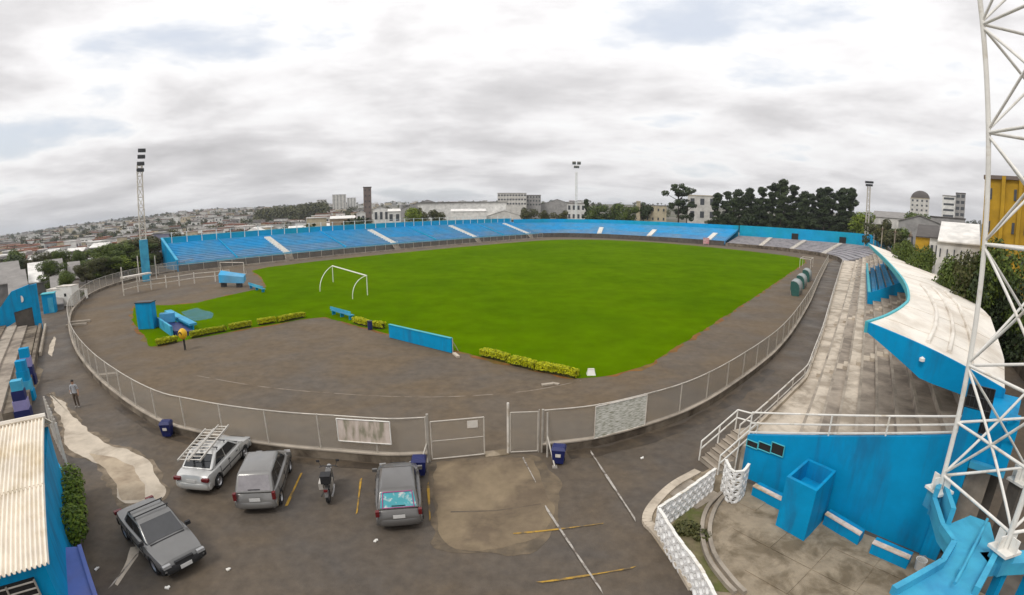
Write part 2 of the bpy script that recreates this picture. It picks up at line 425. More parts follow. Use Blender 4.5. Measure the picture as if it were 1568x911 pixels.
# fence line round the track (closed behind the stands)
FENCE_L = [G(*p) for p in ((300, 411), (210, 428), (150, 447), (118, 471), (107, 493), (114, 532), (141, 574), (190, 618), (250, 655), (305, 671), (360, 683), (440, 695), (520, 702), (600, 708), (655, 706))]
FENCE_R = [G(*p) for p in ((830, 692), (905, 683), (975, 665), (1035, 645), (1085, 620), (1130, 590), (1165, 563), (1190, 540), (1215, 508), (1240, 465), (1254, 432), (1268, 403))]
FL = smooth_line(FENCE_L, 5); FR = smooth_line(FENCE_R, 5)
track = FL + [G(742, 698), G(778, 694)] + FR + [UV(118, -6), UV(130, 8), UV(133, 30), UV(133, 70), UV(128, 84), UV(118, 93), UV(-1, 93)]
sheet('dirt_track', track, 0.004, M['dirt'], 'brown dirt track round the football pitch')
# grass: the pitch and the practice strip on its left
u0, u1 = 0.0, 121.0
gp = [UV(-0.2, 2.6), UV(1.8, 0.9), UV(6, -0.1)] + [UV(u, 0) for u in (20, 40, 60, 80, 95)] + [UV(104, 1.0), UV(109.5, 3.6), UV(113, 8)] + \
     [UV(118, 20), UV(123, 36), UV(126, 52), UV(124, 66), UV(120, 74), UV(113, 80), UV(104, 82.3)] + [UV(u, 82.8) for u in (80, 60, 40, 25)] + [UV(14, 82), UV(9.5, 79)] + \
     [G(*p) for p in ((400, 424), (408, 440), (350, 452), (300, 464), (262, 467), (206, 468), (203, 492), (232, 531))] + [G(*p) for p in ((370, 505), (466, 489))] + [UV(-1.2, 31), UV(-0.6, 16)]
sheet('soil_border', rough(gp, 0.7, 0.7, 5.0, -0.22), 0.008, M['orange_soil'], 'strip of orange soil at the edge of the grass')
sheet('grass_pitch', [p for p in rough([Vector(p) * 1.0 for p in gp], 0.5, 0.24, 9.0)], 0.013, M['grass'], 'bright green grass of the football pitch')

def decal(name, pts, z, m, label): return sheet(name, pts, z, m, label)
def px(*ps, z=0.0): return [G(a, b, z) for a, b in ps]
def stroke(name, a, b, w, z, m, label):
    a = Vector(a); b = Vector(b); d = (b - a).normalized(); nn = Vector((-d.y, d.x, 0)) * w / 2
    pts = rough([a + nn, b + nn, b - nn, a - nn], 0.35, 0.03, 2.0)
    return sheet(name, pts, z, m, label)
AP = smooth_line(px((668, 708), (745, 702), (800, 700), (822, 712), (838, 745), (840, 790), (822, 828), (760, 842), (700, 838), (672, 815), (664, 760)), 3)
decal('apron_edge', rough(AP, 0.22, 0.45, 7.0, .30 if sum((a.x * b.y - b.x * a.y) for a, b in zip(AP, AP[1:])) < 0 else -.30), 0.003, M['apron_fade'], 'scuffed brown margin round the concrete apron')
PT = smooth_line(px((76, 602), (98, 618), (125, 650), (160, 678), (200, 690), (232, 712), (250, 745), (246, 764), (215, 770), (184, 768), (178, 742), (160, 715), (130, 700), (104, 688), (98, 655), (88, 630)), 3)
decal('path_edge', rough(PT, 0.22, 0.40, 8.0, .22 if sum((a.x * b.y - b.x * a.y) for a, b in zip(PT, PT[1:])) < 0 else -.22), 0.003, M['path_fade'], 'scuffed margin round the winding concrete path')
decal('concrete_apron', rough(smooth_line(px((668, 708), (745, 702), (800, 700), (822, 712), (838, 745), (840, 790), (822, 828), (760, 842), (700, 838), (672, 815), (664, 760)), 3), 0.25, 0.30), 0.007, M['apron'], 'worn tan concrete apron before the open gate')
decal('concrete_joint', px((690, 783), (760, 781), (828, 771), (828, 772.5), (760, 783), (690, 785)), 0.010, M['dirt'], 'dark joint across the concrete apron')
decal('concrete_path', rough(smooth_line(px((76, 602), (98, 618), (125, 650), (160, 678), (200, 690), (232, 712), (250, 745), (246, 764), (215, 770), (184, 768), (178, 742), (160, 715), (130, 700), (104, 688), (98, 655), (88, 630)), 3), 0.25, 0.2), 0.005, M['pale_concrete'], 'pale concrete path winding past the corrugated roof')
decal('concrete_path_end', rough(px((136, 694), (175, 700), (205, 715), (224, 740), (222, 765), (186, 768), (178, 742), (160, 718)), 0.3, 0.18), 0.008, M['worn_path'], 'tan worn end of the winding concrete path')
decal('concrete_scrap', rough(px((200, 838), (214, 836), (212, 852), (196, 872), (186, 888), (178, 900), (176, 894), (190, 868)), 0.3, 0.05), 0.004, M['pale_concrete'], 'pale strip of concrete beside the dark sedan')
zline = .012
for nm, a, b, w, mm, lb in (
    ('yellow_line', (462, 724), (437, 778), 0.10, 'road_yellow', 'yellow bay line right of the grey hatchback'),
    ('yellow_line', (553, 732), (546, 790), 0.10, 'road_yellow', 'yellow bay line between motorcycle and dark hatchback'),
    ('yellow_line', (655, 738), (659, 800), 0.10, 'road_yellow', 'yellow bay line right of the dark hatchback'),
    ('yellow_line', (786, 818), (930, 801), 0.10, 'road_yellow', 'faint yellow line across the right end of the apron'),
    ('yellow_line', (820, 893), (978, 868), 0.11, 'road_yellow', 'bright yellow line in front at the bottom'),
    ('white_line', (800, 700), (822, 742), 0.10, 'road_white', 'white line running from the gate door'),
    ('white_line', (834, 775), (925, 911), 0.10, 'road_white', 'long white line running to the bottom edge'),
    ('white_line', (903, 690), (975, 800), 0.11, 'road_white', 'white line from the list sign to the kerb')):
    zline += .0025; stroke(nm, G(*a), G(*b), w * .72, zline, M[mm], lb)
decal('puddle_glint', rough(px((86, 518), (82, 536), (80, 546), (73, 542), (76, 528), (83, 515)), 0.5, 0.1), 0.004, M['pale_concrete'], 'small pale painted puddle reflection on the lane at the left')  # reflection of a puddle, laid in as pale colour
decal('sandy_patch', rough(px((52, 560), (66, 565), (60, 588), (48, 600), (44, 585)), 0.5, 0.1), 0.004, M['tan_concrete'], 'sandy patch beside the painted pillars')
def ribbon(name, pts, w, z, m, label, amp=.03):
    P_ = smooth_line(pts, 5); L_, R_ = [], []
    for i, p in enumerate(P_):
        d = (P_[min(i + 1, len(P_) - 1)] - P_[max(i - 1, 0)]).normalized(); nn = Vector((-d.y, d.x, 0)); k = w / 2 * (1 + .5 * noise.noise(p * .9))
        L_.append(p + nn * k); R_.append(p - nn * k)
    return sheet(name, L_ + R_[::-1], z, m, label)
ribbon('inner_kerb_line', px((300, 575), (400, 592), (520, 603), (640, 608), (740, 605), (820, 597), (890, 583)), .10, .010, M['pale_line'], 'thin pale kerb line of the inner track')
ribbon('dark_strip', [p + Vector((.55, -.45, 0)) for p in (G(850, 690), G(905, 683), G(975, 665), G(1035, 645), G(1085, 620), G(1130, 590), G(1165, 563))], .75, .006, M['strip_dark'], 'dark strip along the outside of the right fence')  # flat dark sheet beside the fence base, no channel built
ribbon('dark_strip', [p + Vector((-.1, -.45, 0)) for p in (G(190, 618), G(250, 655), G(305, 671), G(360, 683), G(440, 695), G(520, 702), G(600, 708))], .5, .006, M['strip_dark'], 'dark strip along the outside of the left fence')  # narrower dark sheet following the left fence base
stroke('crack_line', G(212, 846), G(164, 905), .07, .010, M['road_white'], 'thin pale edge line beside the dark sedan')
# fallen litter
for i, p in enumerate(((256, 901), (575, 829), (349, 873), (983, 702), (148, 842 + 30))):
    mb = MB(); c0 = G(*p); 
    mb.box((0, 0, 0.02), (0.13, 0.09, 0.04), 0.4 + i, ry=0.2); mb.box((0.04, 0.04, 0.035), (0.08, 0.07, 0.03), 1.1 + i, rx=0.3)
    tag(mb.build('paper_scrap', M['white_paint'], loc=c0 + Vector((0, 0, 0.006))), ['crumpled white paper at the bottom left corner', 'white scrap behind the dark hatchback', 'small white scrap on the open asphalt', 'white scrap near the list sign', 'white scrap by the concrete strip'][i], 'litter')

# ================================================================== perimeter fence
def fence(name, label, line, step, h, base_h, root_loc, mesh_m, phase=0):
    t = thing(name, label, 'fence', root_loc)
    ps = resample(line, step)
    if (ps[-1] - Vector(line[-1])).length > 0.4 * step: ps.append(Vector(line[-1]))
    else: ps[-1] = Vector(line[-1])
    fine = [Vector(p) for p in line]
    # base wall
    mb = MB()
    for a, b in zip(fine[:-1], fine[1:]): mb.wall(a, b, 0.20, 0.0, base_h)
    mb.build('base_wall', M['wall_concrete'], t, world=True)
    mb = MB()
    for a, b in zip(fine[:-1], fine[1:]): mb.wall(a, b, 0.26, base_h + 0.002, base_h + 0.06)
    mb.build('coping', M['concrete'], t, world=True)
    mb = MB(); mb.path([(p.x, p.y, h) for p in fine], 0.028, 6)
    mb.build('top_rail', M['rail_metal'], t, world=True, smooth=60)
    post = MB(); post.tube((0, 0, base_h), (0, 0, h + 0.03), 0.034, 8)
    pm = post.mesh('post', M['rail_metal'], smooth=60)
    for p in ps: inst('post', pm, t, Vector((p.x, p.y, 0)) - t.location)
    k = 0
    for a, b in zip(ps[:-1], ps[1:]):
        mb = MB(); mb.wall(a, b, 0.006, base_h + 0.07, h - 0.03)
        mb.build('mesh_panel', M[mesh_m], t, world=True)
    return t, ps
fence('wire_fence', 'curved wire mesh fence on a concrete base round the left end of the track', FL, 2.6, 2.05, 0.38, FL[-1], 'wire_mesh')
fence('wire_fence', 'wire mesh fence along the right lane from the gate to the far corner', FR, 2.6, 2.0, 0.38, FR[0], 'wire_mesh')

# gate: open leaf, posts, door
g0, g1, g2, g3 = G(658, 706), G(742, 698), G(778, 694), G(830, 692)
t = thing('wire_gate', 'wide wire mesh gate leaf left of the gate opening', 'gate', g0)
mb = MB(); mb.path([(g0.x + .12, g0.y, 0.10), (g0.x + .12, g0.y, 1.85), (g1.x, g1.y, 1.85), (g1.x, g1.y, 0.10), (g0.x + .12, g0.y, 0.10)], 0.03, 8)
mb.build('frame', M['rail_metal'], t, world=True, smooth=60)
mb = MB(); mb.tube((g0.x, g0.y, 0), (g0.x, g0.y, 2.2), 0.06, 10); mb.build('gate_post', M['galvanised'], t, world=True, smooth=60)
mb = MB(); mb.wall((g0.x + .15, g0.y), (g1.x - .03, g1.y), 0.006, 0.13, 1.82); mb.build('mesh_panel', M['wire_mesh'], t, world=True)
mb = MB(); mb.tube((g0.x + .12, g0.y, .95), (g1.x, g1.y, .95), 0.018, 6); mb.build('mid_rail', M['rail_metal'], t, world=True)
a = g0.lerp(g1, 0.70); b = g0.lerp(g1, 0.89)
mb = MB(); mb.wall((a.x, a.y - .03), (b.x, b.y - .03), 0.02, 1.42, 1.75); mb.build('notice_plate', M['white_worn'], t, world=True)
t = thing('wire_door', 'narrow wire mesh door in a tall white frame right of the gate opening', 'gate', g2)
mb = MB(); mb.path([(g2.x, g2.y, 0), (g2.x, g2.y, 2.4)], 0.055, 8); mb.build('frame', M['white_worn'], t, world=True, smooth=60)
mb = MB(); mb.path([(g3.x, g3.y, 0), (g3.x, g3.y, 2.05)], 0.06, 8); mb.path([(g3.x - .15, g3.y, 0), (g3.x - .15, g3.y, 2.05)], 0.03, 8); mb.build('gate_post', M['galvanised'], t, world=True, smooth=60)
mb = MB(); mb.path([(g2.x + .1, g2.y, 0.06), (g2.x + .1, g2.y, 1.95), (g3.x - .2, g3.y, 1.95), (g3.x - .2, g3.y, 0.06), (g2.x + .1, g2.y, 0.06)], 0.026, 6); mb.build('door_frame', M['rail_metal'], t, world=True, smooth=60)
mb = MB(); mb.wall((g2.x + .12, g2.y), (g3.x - .22, g3.y), 0.006, 0.09, 1.92); mb.build('mesh_panel', M['wire_mesh'], t, world=True)
mb = MB(); mb.wall((g1.x, g1.y + .1), (g2.x, g2.y + .1), 0.5, 0, 0.035); mb.build('threshold', M['tan_concrete'], t, world=True)
# blue posts beside the gate
for p, lb in (((655, 708), 'slanting grey prop left of the gate beside the blue bin'), ((838, 700), 'slanting grey prop right of the gate beside the blue bin')):
    c0 = G(*p); mb = MB(); s = -1 if p[0] < 700 else 1
    mb.tube((0, 0, 0), (0.0, 0.5, 1.9), 0.045, 8); mb.tube((0.25 * s, -0.9, 0.05), (0, 0.2, 0.9), 0.04, 8); mb.box((0.25 * s, -0.9, 0.03), (0.2, 0.2, 0.06))
    tag(mb.build('gate_prop', M['galvanised'], loc=c0, smooth=50), lb, 'prop')
# blue bins
def bin_(p, label, rz):
    c0 = G(*p); t = thing('blue_bin', label, 'bin', c0, rz, group='blue bins along the fence')
    mb = MB(); mb.hexa([(-.22, -.2, .08), (.22, -.2, .08), (.22, .2, .08), (-.22, .2, .08)], [(-.28, -.27, .72), (.28, -.27, .72), (.28, .27, .72), (-.28, .27, .72)])
    b = mb.build('body', M['navy'], t)
    mb = MB(); mb.hexa([(-.30, -.29, .724), (.30, -.29, .724), (.30, .29, .724), (-.30, .29, .724)], [(-.24, -.2, .84), (.24, -.2, .84), (.24, .2, .84), (-.24, .2, .84)])
    mb.build('lid', M['navy'], t)
    mb = MB(); mb.box((0, -.287, .5), (.22, .012, .14)); mb.build('sticker', M['white_worn'], b)
    for s in (-1, 1):
        mb = MB(); mb.lathe([(0.0, -.03), (.09, -.03), (.09, .03), (0, .03)], 10, (.22 * s, .2, .09), 'X'); mb.build('wheel', M['black_rubber'], t)
bin_((643, 727), 'blue bin left of the gate by the dark hatchback', 0.1)
bin_((855, 709), 'blue bin right of the gate below the mesh door', -0.2)
bin_((258, 668), 'blue bin at the fence left of the silver sedan', 0.3)

# signs hanging on the fence
def sign(name, label, pa, pb, ztop, zbot, m, frame_m, inset=0.09):
    a = G(*pa); b = G(*pb); t = thing(name, label, 'sign', (a + b) / 2)
    d = (b - a).normalized(); nn = Vector((d.y, -d.x, 0)) * inset; a2 = a + nn; b2 = b + nn
    mb = MB(); mb.wall(a2, b2, 0.02, zbot, ztop); mb.build('board', m, t, world=True)
    mb = MB()
    nn2 = Vector((d.y, -d.x, 0)) * (inset + 0.014)
    a3, b3 = a + nn2, b + nn2
    mb.path([(a3.x, a3.y, zbot), (a3.x, a3.y, ztop), (b3.x, b3.y, ztop), (b3.x, b3.y, zbot), (a3.x, a3.y, zbot)], 0.026, 6)
    mb.build('frame', frame_m, t, world=True)
    return t
def print_mat(name, kind):
    m = bpy.data.materials.new(name); m.use_nodes = True; nt = m.node_tree; N = nt.nodes; L = nt.links; b = N['Principled BSDF']; b.inputs['Roughness'].default_value = 0.6
    tc = N.new('ShaderNodeTexCoord'); mp = N.new('ShaderNodeMapping'); L.new(tc.outputs['Generated'], mp.inputs[0])
    nz = N.new('ShaderNodeTexNoise'); L.new(mp.outputs[0], nz.inputs['Vector']); nz.inputs['Detail'].default_value = 4
    r = N.new('ShaderNodeValToRGB'); L.new(nz.outputs[0], r.inputs[0]); L.new(r.outputs[0], b.inputs['Base Color'])
    if kind == 'list':
        mp.inputs['Scale'].default_value = (5, 5, 30); nz.inputs['Scale'].default_value = 1.6
        r.color_ramp.elements[0].position = 0.36; r.color_ramp.elements[0].color = (0.28, 0.28, 0.20, 1)
        r.color_ramp.elements[1].position = 0.55; r.color_ramp.elements[1].color = (0.68, 0.67, 0.61, 1)
    else:
        mp.inputs['Scale'].default_value = (9, 2, 1.2); nz.inputs['Scale'].default_value = 1.0
        r.color_ramp.elements[0].position = 0.35; r.color_ramp.elements[0].color = (0.26, 0.24, 0.17, 1)
        r.color_ramp.elements[1].position = 0.62; r.color_ramp.elements[1].color = (0.62, 0.53, 0.47, 1)
        e = r.color_ramp.elements.new(0.48); e.color = (0.5, 0.42, 0.35, 1)
    M[name] = m; return m
print_mat('banner_print', 'banner'); print_mat('list_print', 'list')
sign('banner_sign', 'white framed pale banner hung on the fence left of the gate', (524, 703), (603, 709), 1.98, 0.95, M['banner_print'], M['white_paint'])
sign('list_sign', 'large board printed with rows of small text on the right fence', (907, 683), (984, 662), 1.98, 0.42, M['list_print'], M['white_worn'])

# ================================================================== blue grandstands
def tier_row(f0, f1, b0, b1, n):
    pass
def stand_tiers(parent, F, B, z0, z1, rows, name, mats):
    """stepped rows between the front line F and the back line B (world points)"""
    for k in range(rows):
        a = k / rows; b = (k + 1) / rows
        zt = z0 + (z1 - z0) * b; zl = z0 + (z1 - z0) * a - (0.25 if k else 0.9)
        mb = MB()
        P0 = [Vector(f).lerp(Vector(g), a) for f, g in zip(F, B)]; P1 = [Vector(f).lerp(Vector(g), b) for f, g in zip(F, B)]
        secs = [[(p.x, p.y, zl), (p.x, p.y, zt), (q.x, q.y, zt), (q.x, q.y, zl)] for p, q in zip(P0, P1)]
        mb.loft(secs, closed=True)
        mb.build(name, mats[k] if isinstance(mats, list) else mats, parent, world=True)
V0, V1 = 93.6, 107.5
us = list(np.linspace(-1, 119, 9))
SF = [UV(u, V0) for u in us]; SB = [UV(u + 1.5 * i / 8, V1) for i, u in enumerate(us)]
st = thing('blue_grandstand', 'long blue terraced grandstand with white stair aisles beyond the pitch', 'grandstand', SF[4])
stand_tiers(st, SF, SB, 1.25, 5.2, 13, 'terrace_row', [M['blue_row_pale']] * 5 + [M['blue_stand']] * 8)
mb = MB(); mb.wall(UV(-1, V1 + .15), UV(120.5, V1 + .15), 0.28, 0, 6.45); mb.build('back_wall', M['blue_parapet'], st, world=True)
mb = MB(); mb.wall(UV(-1, V1 + .15), UV(120.5, V1 + .15), 0.42, 6.452, 6.6); mb.build('coping', M['teal_edge'], st, world=True)
mb = MB(); mb.wall(UV(-1, V0 - .1), UV(119, V0 - .1), 0.16, 0, 1.2); mb.build('front_wall', M['dark_concrete'], st, world=True)
mb = MB(); mb.wall(UV(-1, V0 - .12), UV(119, V0 - .12), 0.30, 1.202, 1.62); mb.build('front_kerb', M['pale_blue'], st, world=True)
# slanting side wall at the left end
mb = MB(); a, b = UV(-1.25, V0 - .2), UV(-1.25, V1 + .3); mb.wall(a, b, 0.3, 0, 2.2, 0, 6.4); mb.build('side_wall', M['blue_wall'], st, world=True)
mb = MB(); mb.wall(a, b, 0.55, 2.202, 2.42, 6.402, 6.62); mb.build('side_coping', M['pale_blue'], st, world=True)
# white stair aisles
for ua in (24.0, 55.0, 86.5, 113.5):
    al = MB()
    nst = 26
    for k in range(nst):
        v = V0 + .1 + (V1 - V0 - 2.4) * k / nst; zt = 1.42 + (5.35 - 1.25) * ((v - V0) / (V1 - V0)) + 0.28
        p = UV(ua, v + 0.25); al.box((p.x, p.y, zt - .2), (1.5, 0.46, 0.42), UA)
    ai = al.build('stair_aisle', M['white_paint'], st, world=True)
    mb = MB()
    for s in (-1, 1):
        p = UV(ua + s * .9, V0 - .9); q = UV(ua + s * .9, V0 + .2)
        mb.tube((p.x, p.y, 0.3), (q.x, q.y, 2.2), 0.05, 6)
    mb.build('handrail', M['white_worn'], ai, world=True)
    mb = MB()
    for k in range(5):
        p = UV(ua, V0 - 1.3 + .25 * k); mb.box((p.x, p.y, 0.12 + .25 * k), (1.8, 0.25, 0.26), UA)
    mb.build('stair_foot', M['concrete'], st, world=True)
# thin dividing kerbs between blocks
for ua in (12, 40, 70, 100):
    mb = MB(); mb.wall(UV(ua, V0 + .1), UV(ua, V1 - .1), 0.12, 1.3, 1.78, 5.1, 5.6); mb.build('block_divider', M['blue_parapet'], st, world=True)
# posts of the rail on top of the back wall
pm = MB().box((0, 0, 0.9), (0.16, 0.16, 2.5)).mesh('rail_post', M['white_paint'])
for k in range(34):
    p = UV(1 + k * 3.6, V1 - 0.02); inst('rail_post', pm, st, Vector((p.x, p.y, 5.5)) - st.location, UA)
mb = MB(); mb.tube(UV(-1, V1, 7.5), UV(120, V1, 7.5), 0.05, 6); mb.build('top_rail', M['white_worn'], st, world=True)
# low wire fence before the stand
FS = [UV(u, V0 - 4.2) for u in np.linspace(-6, 116, 20)]
t = thing('stand_fence', 'low wire fence on a kerb before the long blue grandstand', 'fence', FS[10])
mb = MB()
for a, b in zip(FS[:-1], FS[1:]): mb.wall(a, b, 0.2, 0, 0.3)
mb.build('kerb', M['concrete'], t, world=True)
mb = MB(); mb.path([(p.x, p.y, 1.7) for p in FS], 0.035, 5); mb.build('top_rail', M['rail_metal'], t, world=True)
mb = MB()
pm = MB().tube((0, 0, 0.3), (0, 0, 1.75), 0.04, 5).mesh('post', M['rail_metal'])
for k in range(41):
    p = FS[0].lerp(FS[-1], k / 40); inst('post', pm, t, p - t.location)
for a, b in zip(FS[:-1], FS[1:]):
    mb = MB(); mb.wall(a, b, 0.006, 0.32, 1.68); mb.build('mesh_panel', M['wire_mesh_thin'], t, world=True)

# ---- corner and end terraces
ef = [(119.5, 93.6), (128, 86), (132.5, 76), (133.5, 62), (133.5, 46), (133, 30)]
eb = [(122, 107.5), (141, 100), (150, 84), (151, 66), (151, 48), (151, 30)]
EF = smooth_line([UV(*p) for p in ef], 3); EB = smooth_line([UV(*p) for p in eb], 3)
et = thing('corner_grandstand', 'blue curved corner terrace with short white stairs behind the far goal', 'grandstand', EF[8])
stand_tiers(et, EF, EB, 1.25, 4.8, 11, 'terrace_row', [M['blue_row_pale']] * 4 + [M['blue_stand']] * 7)
mb = MB()
for a, b in zip(EB[:-1], EB[1:]): mb.wall(a + (a - UV(60, 40)).normalized() * .3, b + (b - UV(60, 40)).normalized() * .3, 0.3, 0, 6.2)
mb.build('back_wall', M['blue_parapet'], et, world=True)
mb = MB()
for a, b in zip(EF[:-1], EF[1:]): mb.wall(a - (a - UV(60, 40)).normalized() * .25, b - (b - UV(60, 40)).normalized() * .25, 0.2, 0, 1.5)
mb.build('front_wall', M['dark_concrete'], et, world=True)
for i in (6, 10, 14):
    mb = MB(); f, b = EF[i], EB[i]; d = (b - f); an = math.atan2(d.y, d.x)
    for k in range(16):
        p = f.lerp(b, 0.02 + 0.5 * k / 16); mb.box((p.x, p.y, 1.6 + 3.55 * (0.02 + .5 * k / 16)), (0.7, 1.6, 0.45), an)
    mb.build('stair_aisle', M['white_paint'], et, world=True)
# grey lower terraces and blue rear wall at the right end
gf = [(133, 29.5), (131.5, 18), (128, 8), (120, -2), (112, -6.5), (102, -8.3)]; gb = [(151, 29.5), (151, 18), (151, 6), (150, -6), (146, -13), (128, -22)]
GF = smooth_line([UV(*p) for p in gf], 3); GB = smooth_line([UV(*p) for p in gb], 3)
gt = thing('grey_terrace', 'weathered grey terrace with a blue rear wall at the far right corner', 'grandstand', GF[5])
stand_tiers(gt, GF, GB, 0.5, 2.7, 9, 'terrace_row', M['lilac_concrete'])
mb = MB()
for a, b in zip(GB[:-1], GB[1:]): mb.wall(a + (a - UV(60, 20)).normalized() * .3, b + (b - UV(60, 20)).normalized() * .3, 0.3, 0, 6.3)
mb.build('back_wall', M['blue_parapet'], gt, world=True)
mb = MB()
for a, b in zip(GF[:-1], GF[1:]): mb.wall(a - (a - UV(60, 20)).normalized() * .25, b - (b - UV(60, 20)).normalized() * .25, 0.2, 0, 1.0)
mb.build('front_wall', M['wall_concrete'], gt, world=True)
for i in (3, 6, 9):
    mb = MB(); f, b = GF[i], GB[i]; d = (b - f); an = math.atan2(d.y, d.x)
    for k in range(18):
        p = f.lerp(b, 0.02 + 0.9 * k / 18); mb.box((p.x, p.y, 0.75 + 2.3 * (0.02 + .9 * k / 18)), (0.95, 1.3, 0.3), an)
    mb.build('stair_aisle', M['white_worn'], gt, world=True)
for q in (0.35, 0.62):
    p = GB[int(q * (len(GB) - 1))]; d = (GF[int(q * (len(GF) - 1))] - p).normalized()
    mb = MB(); mb.box(((p + d * .05).x, (p + d * .05).y, 3.7), (0.3, 2.2, 2.0), math.atan2(d.y, d.x)); mb.build('doorway', M['dark_hole'], gt, world=True)
# ticket kiosks and boards at the pitch end
t = thing('advert_board', 'small white board with red edge on the far right touchline', 'board', G(1081, 375))
mb = MB(); mb.box((0, 0, 1.3), (1.9, 0.1, 1.9), -0.4); mb.build('board', mat('red_white', (0.55, 0.42, 0.42), 0.6, 0.3, 1.5, col2=(0.5, 0.03, 0.05), c2scale=1.0), t)
for s in (-.7, .7):
    mb = MB(); mb.tube((s, -.3 * s, 0), (s, -.3 * s, 0.4), 0.05, 6); mb.build('leg', M['rail_metal'], t)

# ================================================================== covered stand on the right
E0 = Vector((9.45, 16.75, 0)); E1 = Vector((13.63, 10.25, 0)); ED = (E1 - E0).normalized(); EN = Vector((ED.y, -ED.x, 0))   # EN points to the plaza
if EN.dot(Vector((0, 0, 0)) - E0) < 0: EN = -EN
def on_wall(px_, py_, off=0.0):
    """point of the end wall's face behind a pixel"""
    d = ray(px_, py_); o = Vector((0, 0, CAM_H)); p0 = E0 + EN * off
    return o + d * ((p0 - o).dot(EN) / d.dot(EN))
def wall_u(v):
    e0 = toUV(E0); e1 = toUV(E1); k = (v - e0[1]) / (e1[1] - e0[1]); return e0[0] + (e1[0] - e0[0]) * k
def front_v(u): return float(np.interp(u, [-6, -1.5, 4.5, 16, 35, 83, 105], [-9.2, -9.85, -10.65, -10.5, -10.0, -8.95, -8.6]))
cs = thing('covered_stand', 'concrete terrace stand with curved white roof and blue end wall', 'grandstand', UV(-6, -14))
US = [-6, -3, 0, 3, 6, 10, 16, 24, 35, 50, 70, 98]
# walkway
mb = MB(); secs = []
for u in US:
    fv = front_v(u); uu = max(u, wall_u(fv) + .2) ; p = UV(uu if u > -6 else wall_u(fv) + .2, fv); q = UV(u if u > -6 else wall_u(-11.4) + .2, -11.4)
    secs.append([(p.x, p.y, 0), (p.x, p.y, 1.2), (q.x, q.y, 1.2), (q.x, q.y, 0)])
mb.loft(secs, closed=True); mb.build('walkway', M['terrace_patch'], cs, world=True)
NR = 9
def tz(k): return 1.2 + 0.36 * (k + 1)
TV = [-11.4 - 0.74 * k for k in range(NR + 1)]
rowm = ['terrace_patch', 'step_concrete', 'terrace_patch', 'step_concrete', 'step_concrete', 'step_concrete', 'step_concrete', 'step_concrete', 'step_concrete']
for k in range(NR):
    mb = MB(); secs = []
    for j, u in enumerate(US):
        bend = 0.0
        ua = wall_u(TV[k]) + .2 if j == 0 else u; ub = wall_u(TV[k + 1]) + .2 if j == 0 else u
        p = UV(ua, TV[k]); q = UV(ub, TV[k + 1]); secs.append([(p.x, p.y, 0.3), (p.x, p.y, tz(k)), (q.x, q.y, tz(k)), (q.x, q.y, 0.3)])
    mb.loft(secs, closed=True); r = mb.build('terrace_step', M[rowm[k]], cs, world=True)
    # worn light nosing of the step
    mb = MB(); secs = []
    for j, u in enumerate(US):
        ua = wall_u(TV[k]) + .25 if j == 0 else u
        p = UV(ua, TV[k] + .03); q = UV(ua, TV[k] - .10); secs.append([(p.x, p.y, tz(k) - .05), (p.x, p.y, tz(k) + .004), (q.x, q.y, tz(k) + .004), (q.x, q.y, tz(k) - .05)])
    mb.loft(secs, closed=True); mb.build('nosing', M['concrete'], r, world=True)
# aisle steps up the terrace
for ua in (6, 22, 58, 78):
    mb = MB()
    for k in range(NR * 2):
        v = -11.4 + .1 - .37 * k; p = UV(ua, v); mb.box((p.x, p.y, 1.2 + .18 * (k + 1) - .115), (1.1, .362, .28), UA)
    mb.build('aisle', M['pale_concrete'], cs, world=True)
# back wall
mb = MB(); mb.wall(UV(wall_u(-18.2) + 3.5, -18.4), UV(98, -18.4), 0.25, 0, 5.2); mb.build('back_wall', M['dark_concrete'], cs, world=True)
# front rail
rail = [UV(u, front_v(u) + .06) for u in [wall_u(-9.3), -3, 0, 2, 4.5, 7, 10, 16, 24, 35, 45, 60, 75, 90]]
rail = smooth_line(rail, 2)
mb = MB(); mb.path([(p.x, p.y, 2.12) for p in rail], 0.04, 6); mb.path([(p.x, p.y, 1.68) for p in rail], 0.028, 6); mb.build('front_rail', M['white_worn'], cs, world=True, smooth=60)
mb = MB()
for a, b in zip(rail[:-1], rail[1:]): mb.wall(a, b, 0.16, 0, 1.42)
mb.build('front_kerb', M['pale_concrete'], cs, world=True)
pm = MB().tube((0, 0, 1.4), (0, 0, 2.12), 0.03, 6).mesh('rail_post', M['white_worn'])
for p in resample(rail, 2.5): inst('rail_post', pm, cs, Vector((p.x, p.y, 0)) - cs.location)
# end wall
zA, zB = 1.85, 4.38
mb = MB(); mb.wall(E0, E1, 0.22, 0, zA, 0, zB); ew = mb.build('end_wall', M['blue_wall'], cs, world=True)
mb = MB()
for zz in (0.10, 0.34, 0.60):
    mb.tube((E0.x, E0.y, zA + zz + (0.35 if zz > .5 else (.15 if zz > .2 else 0))), (E1.x, E1.y, zB + zz), 0.035, 6)
for k in (0.0, 0.42, 0.68, 0.99):
    p = E0.lerp(E1, k); z = zA + (zB - zA) * k; mb.tube((p.x, p.y, z), (p.x, p.y, z + .62 + .33 * (1 - k)), 0.035, 6)
mb.build('wall_railing', M['white_paint'], ew, world=True, smooth=60)
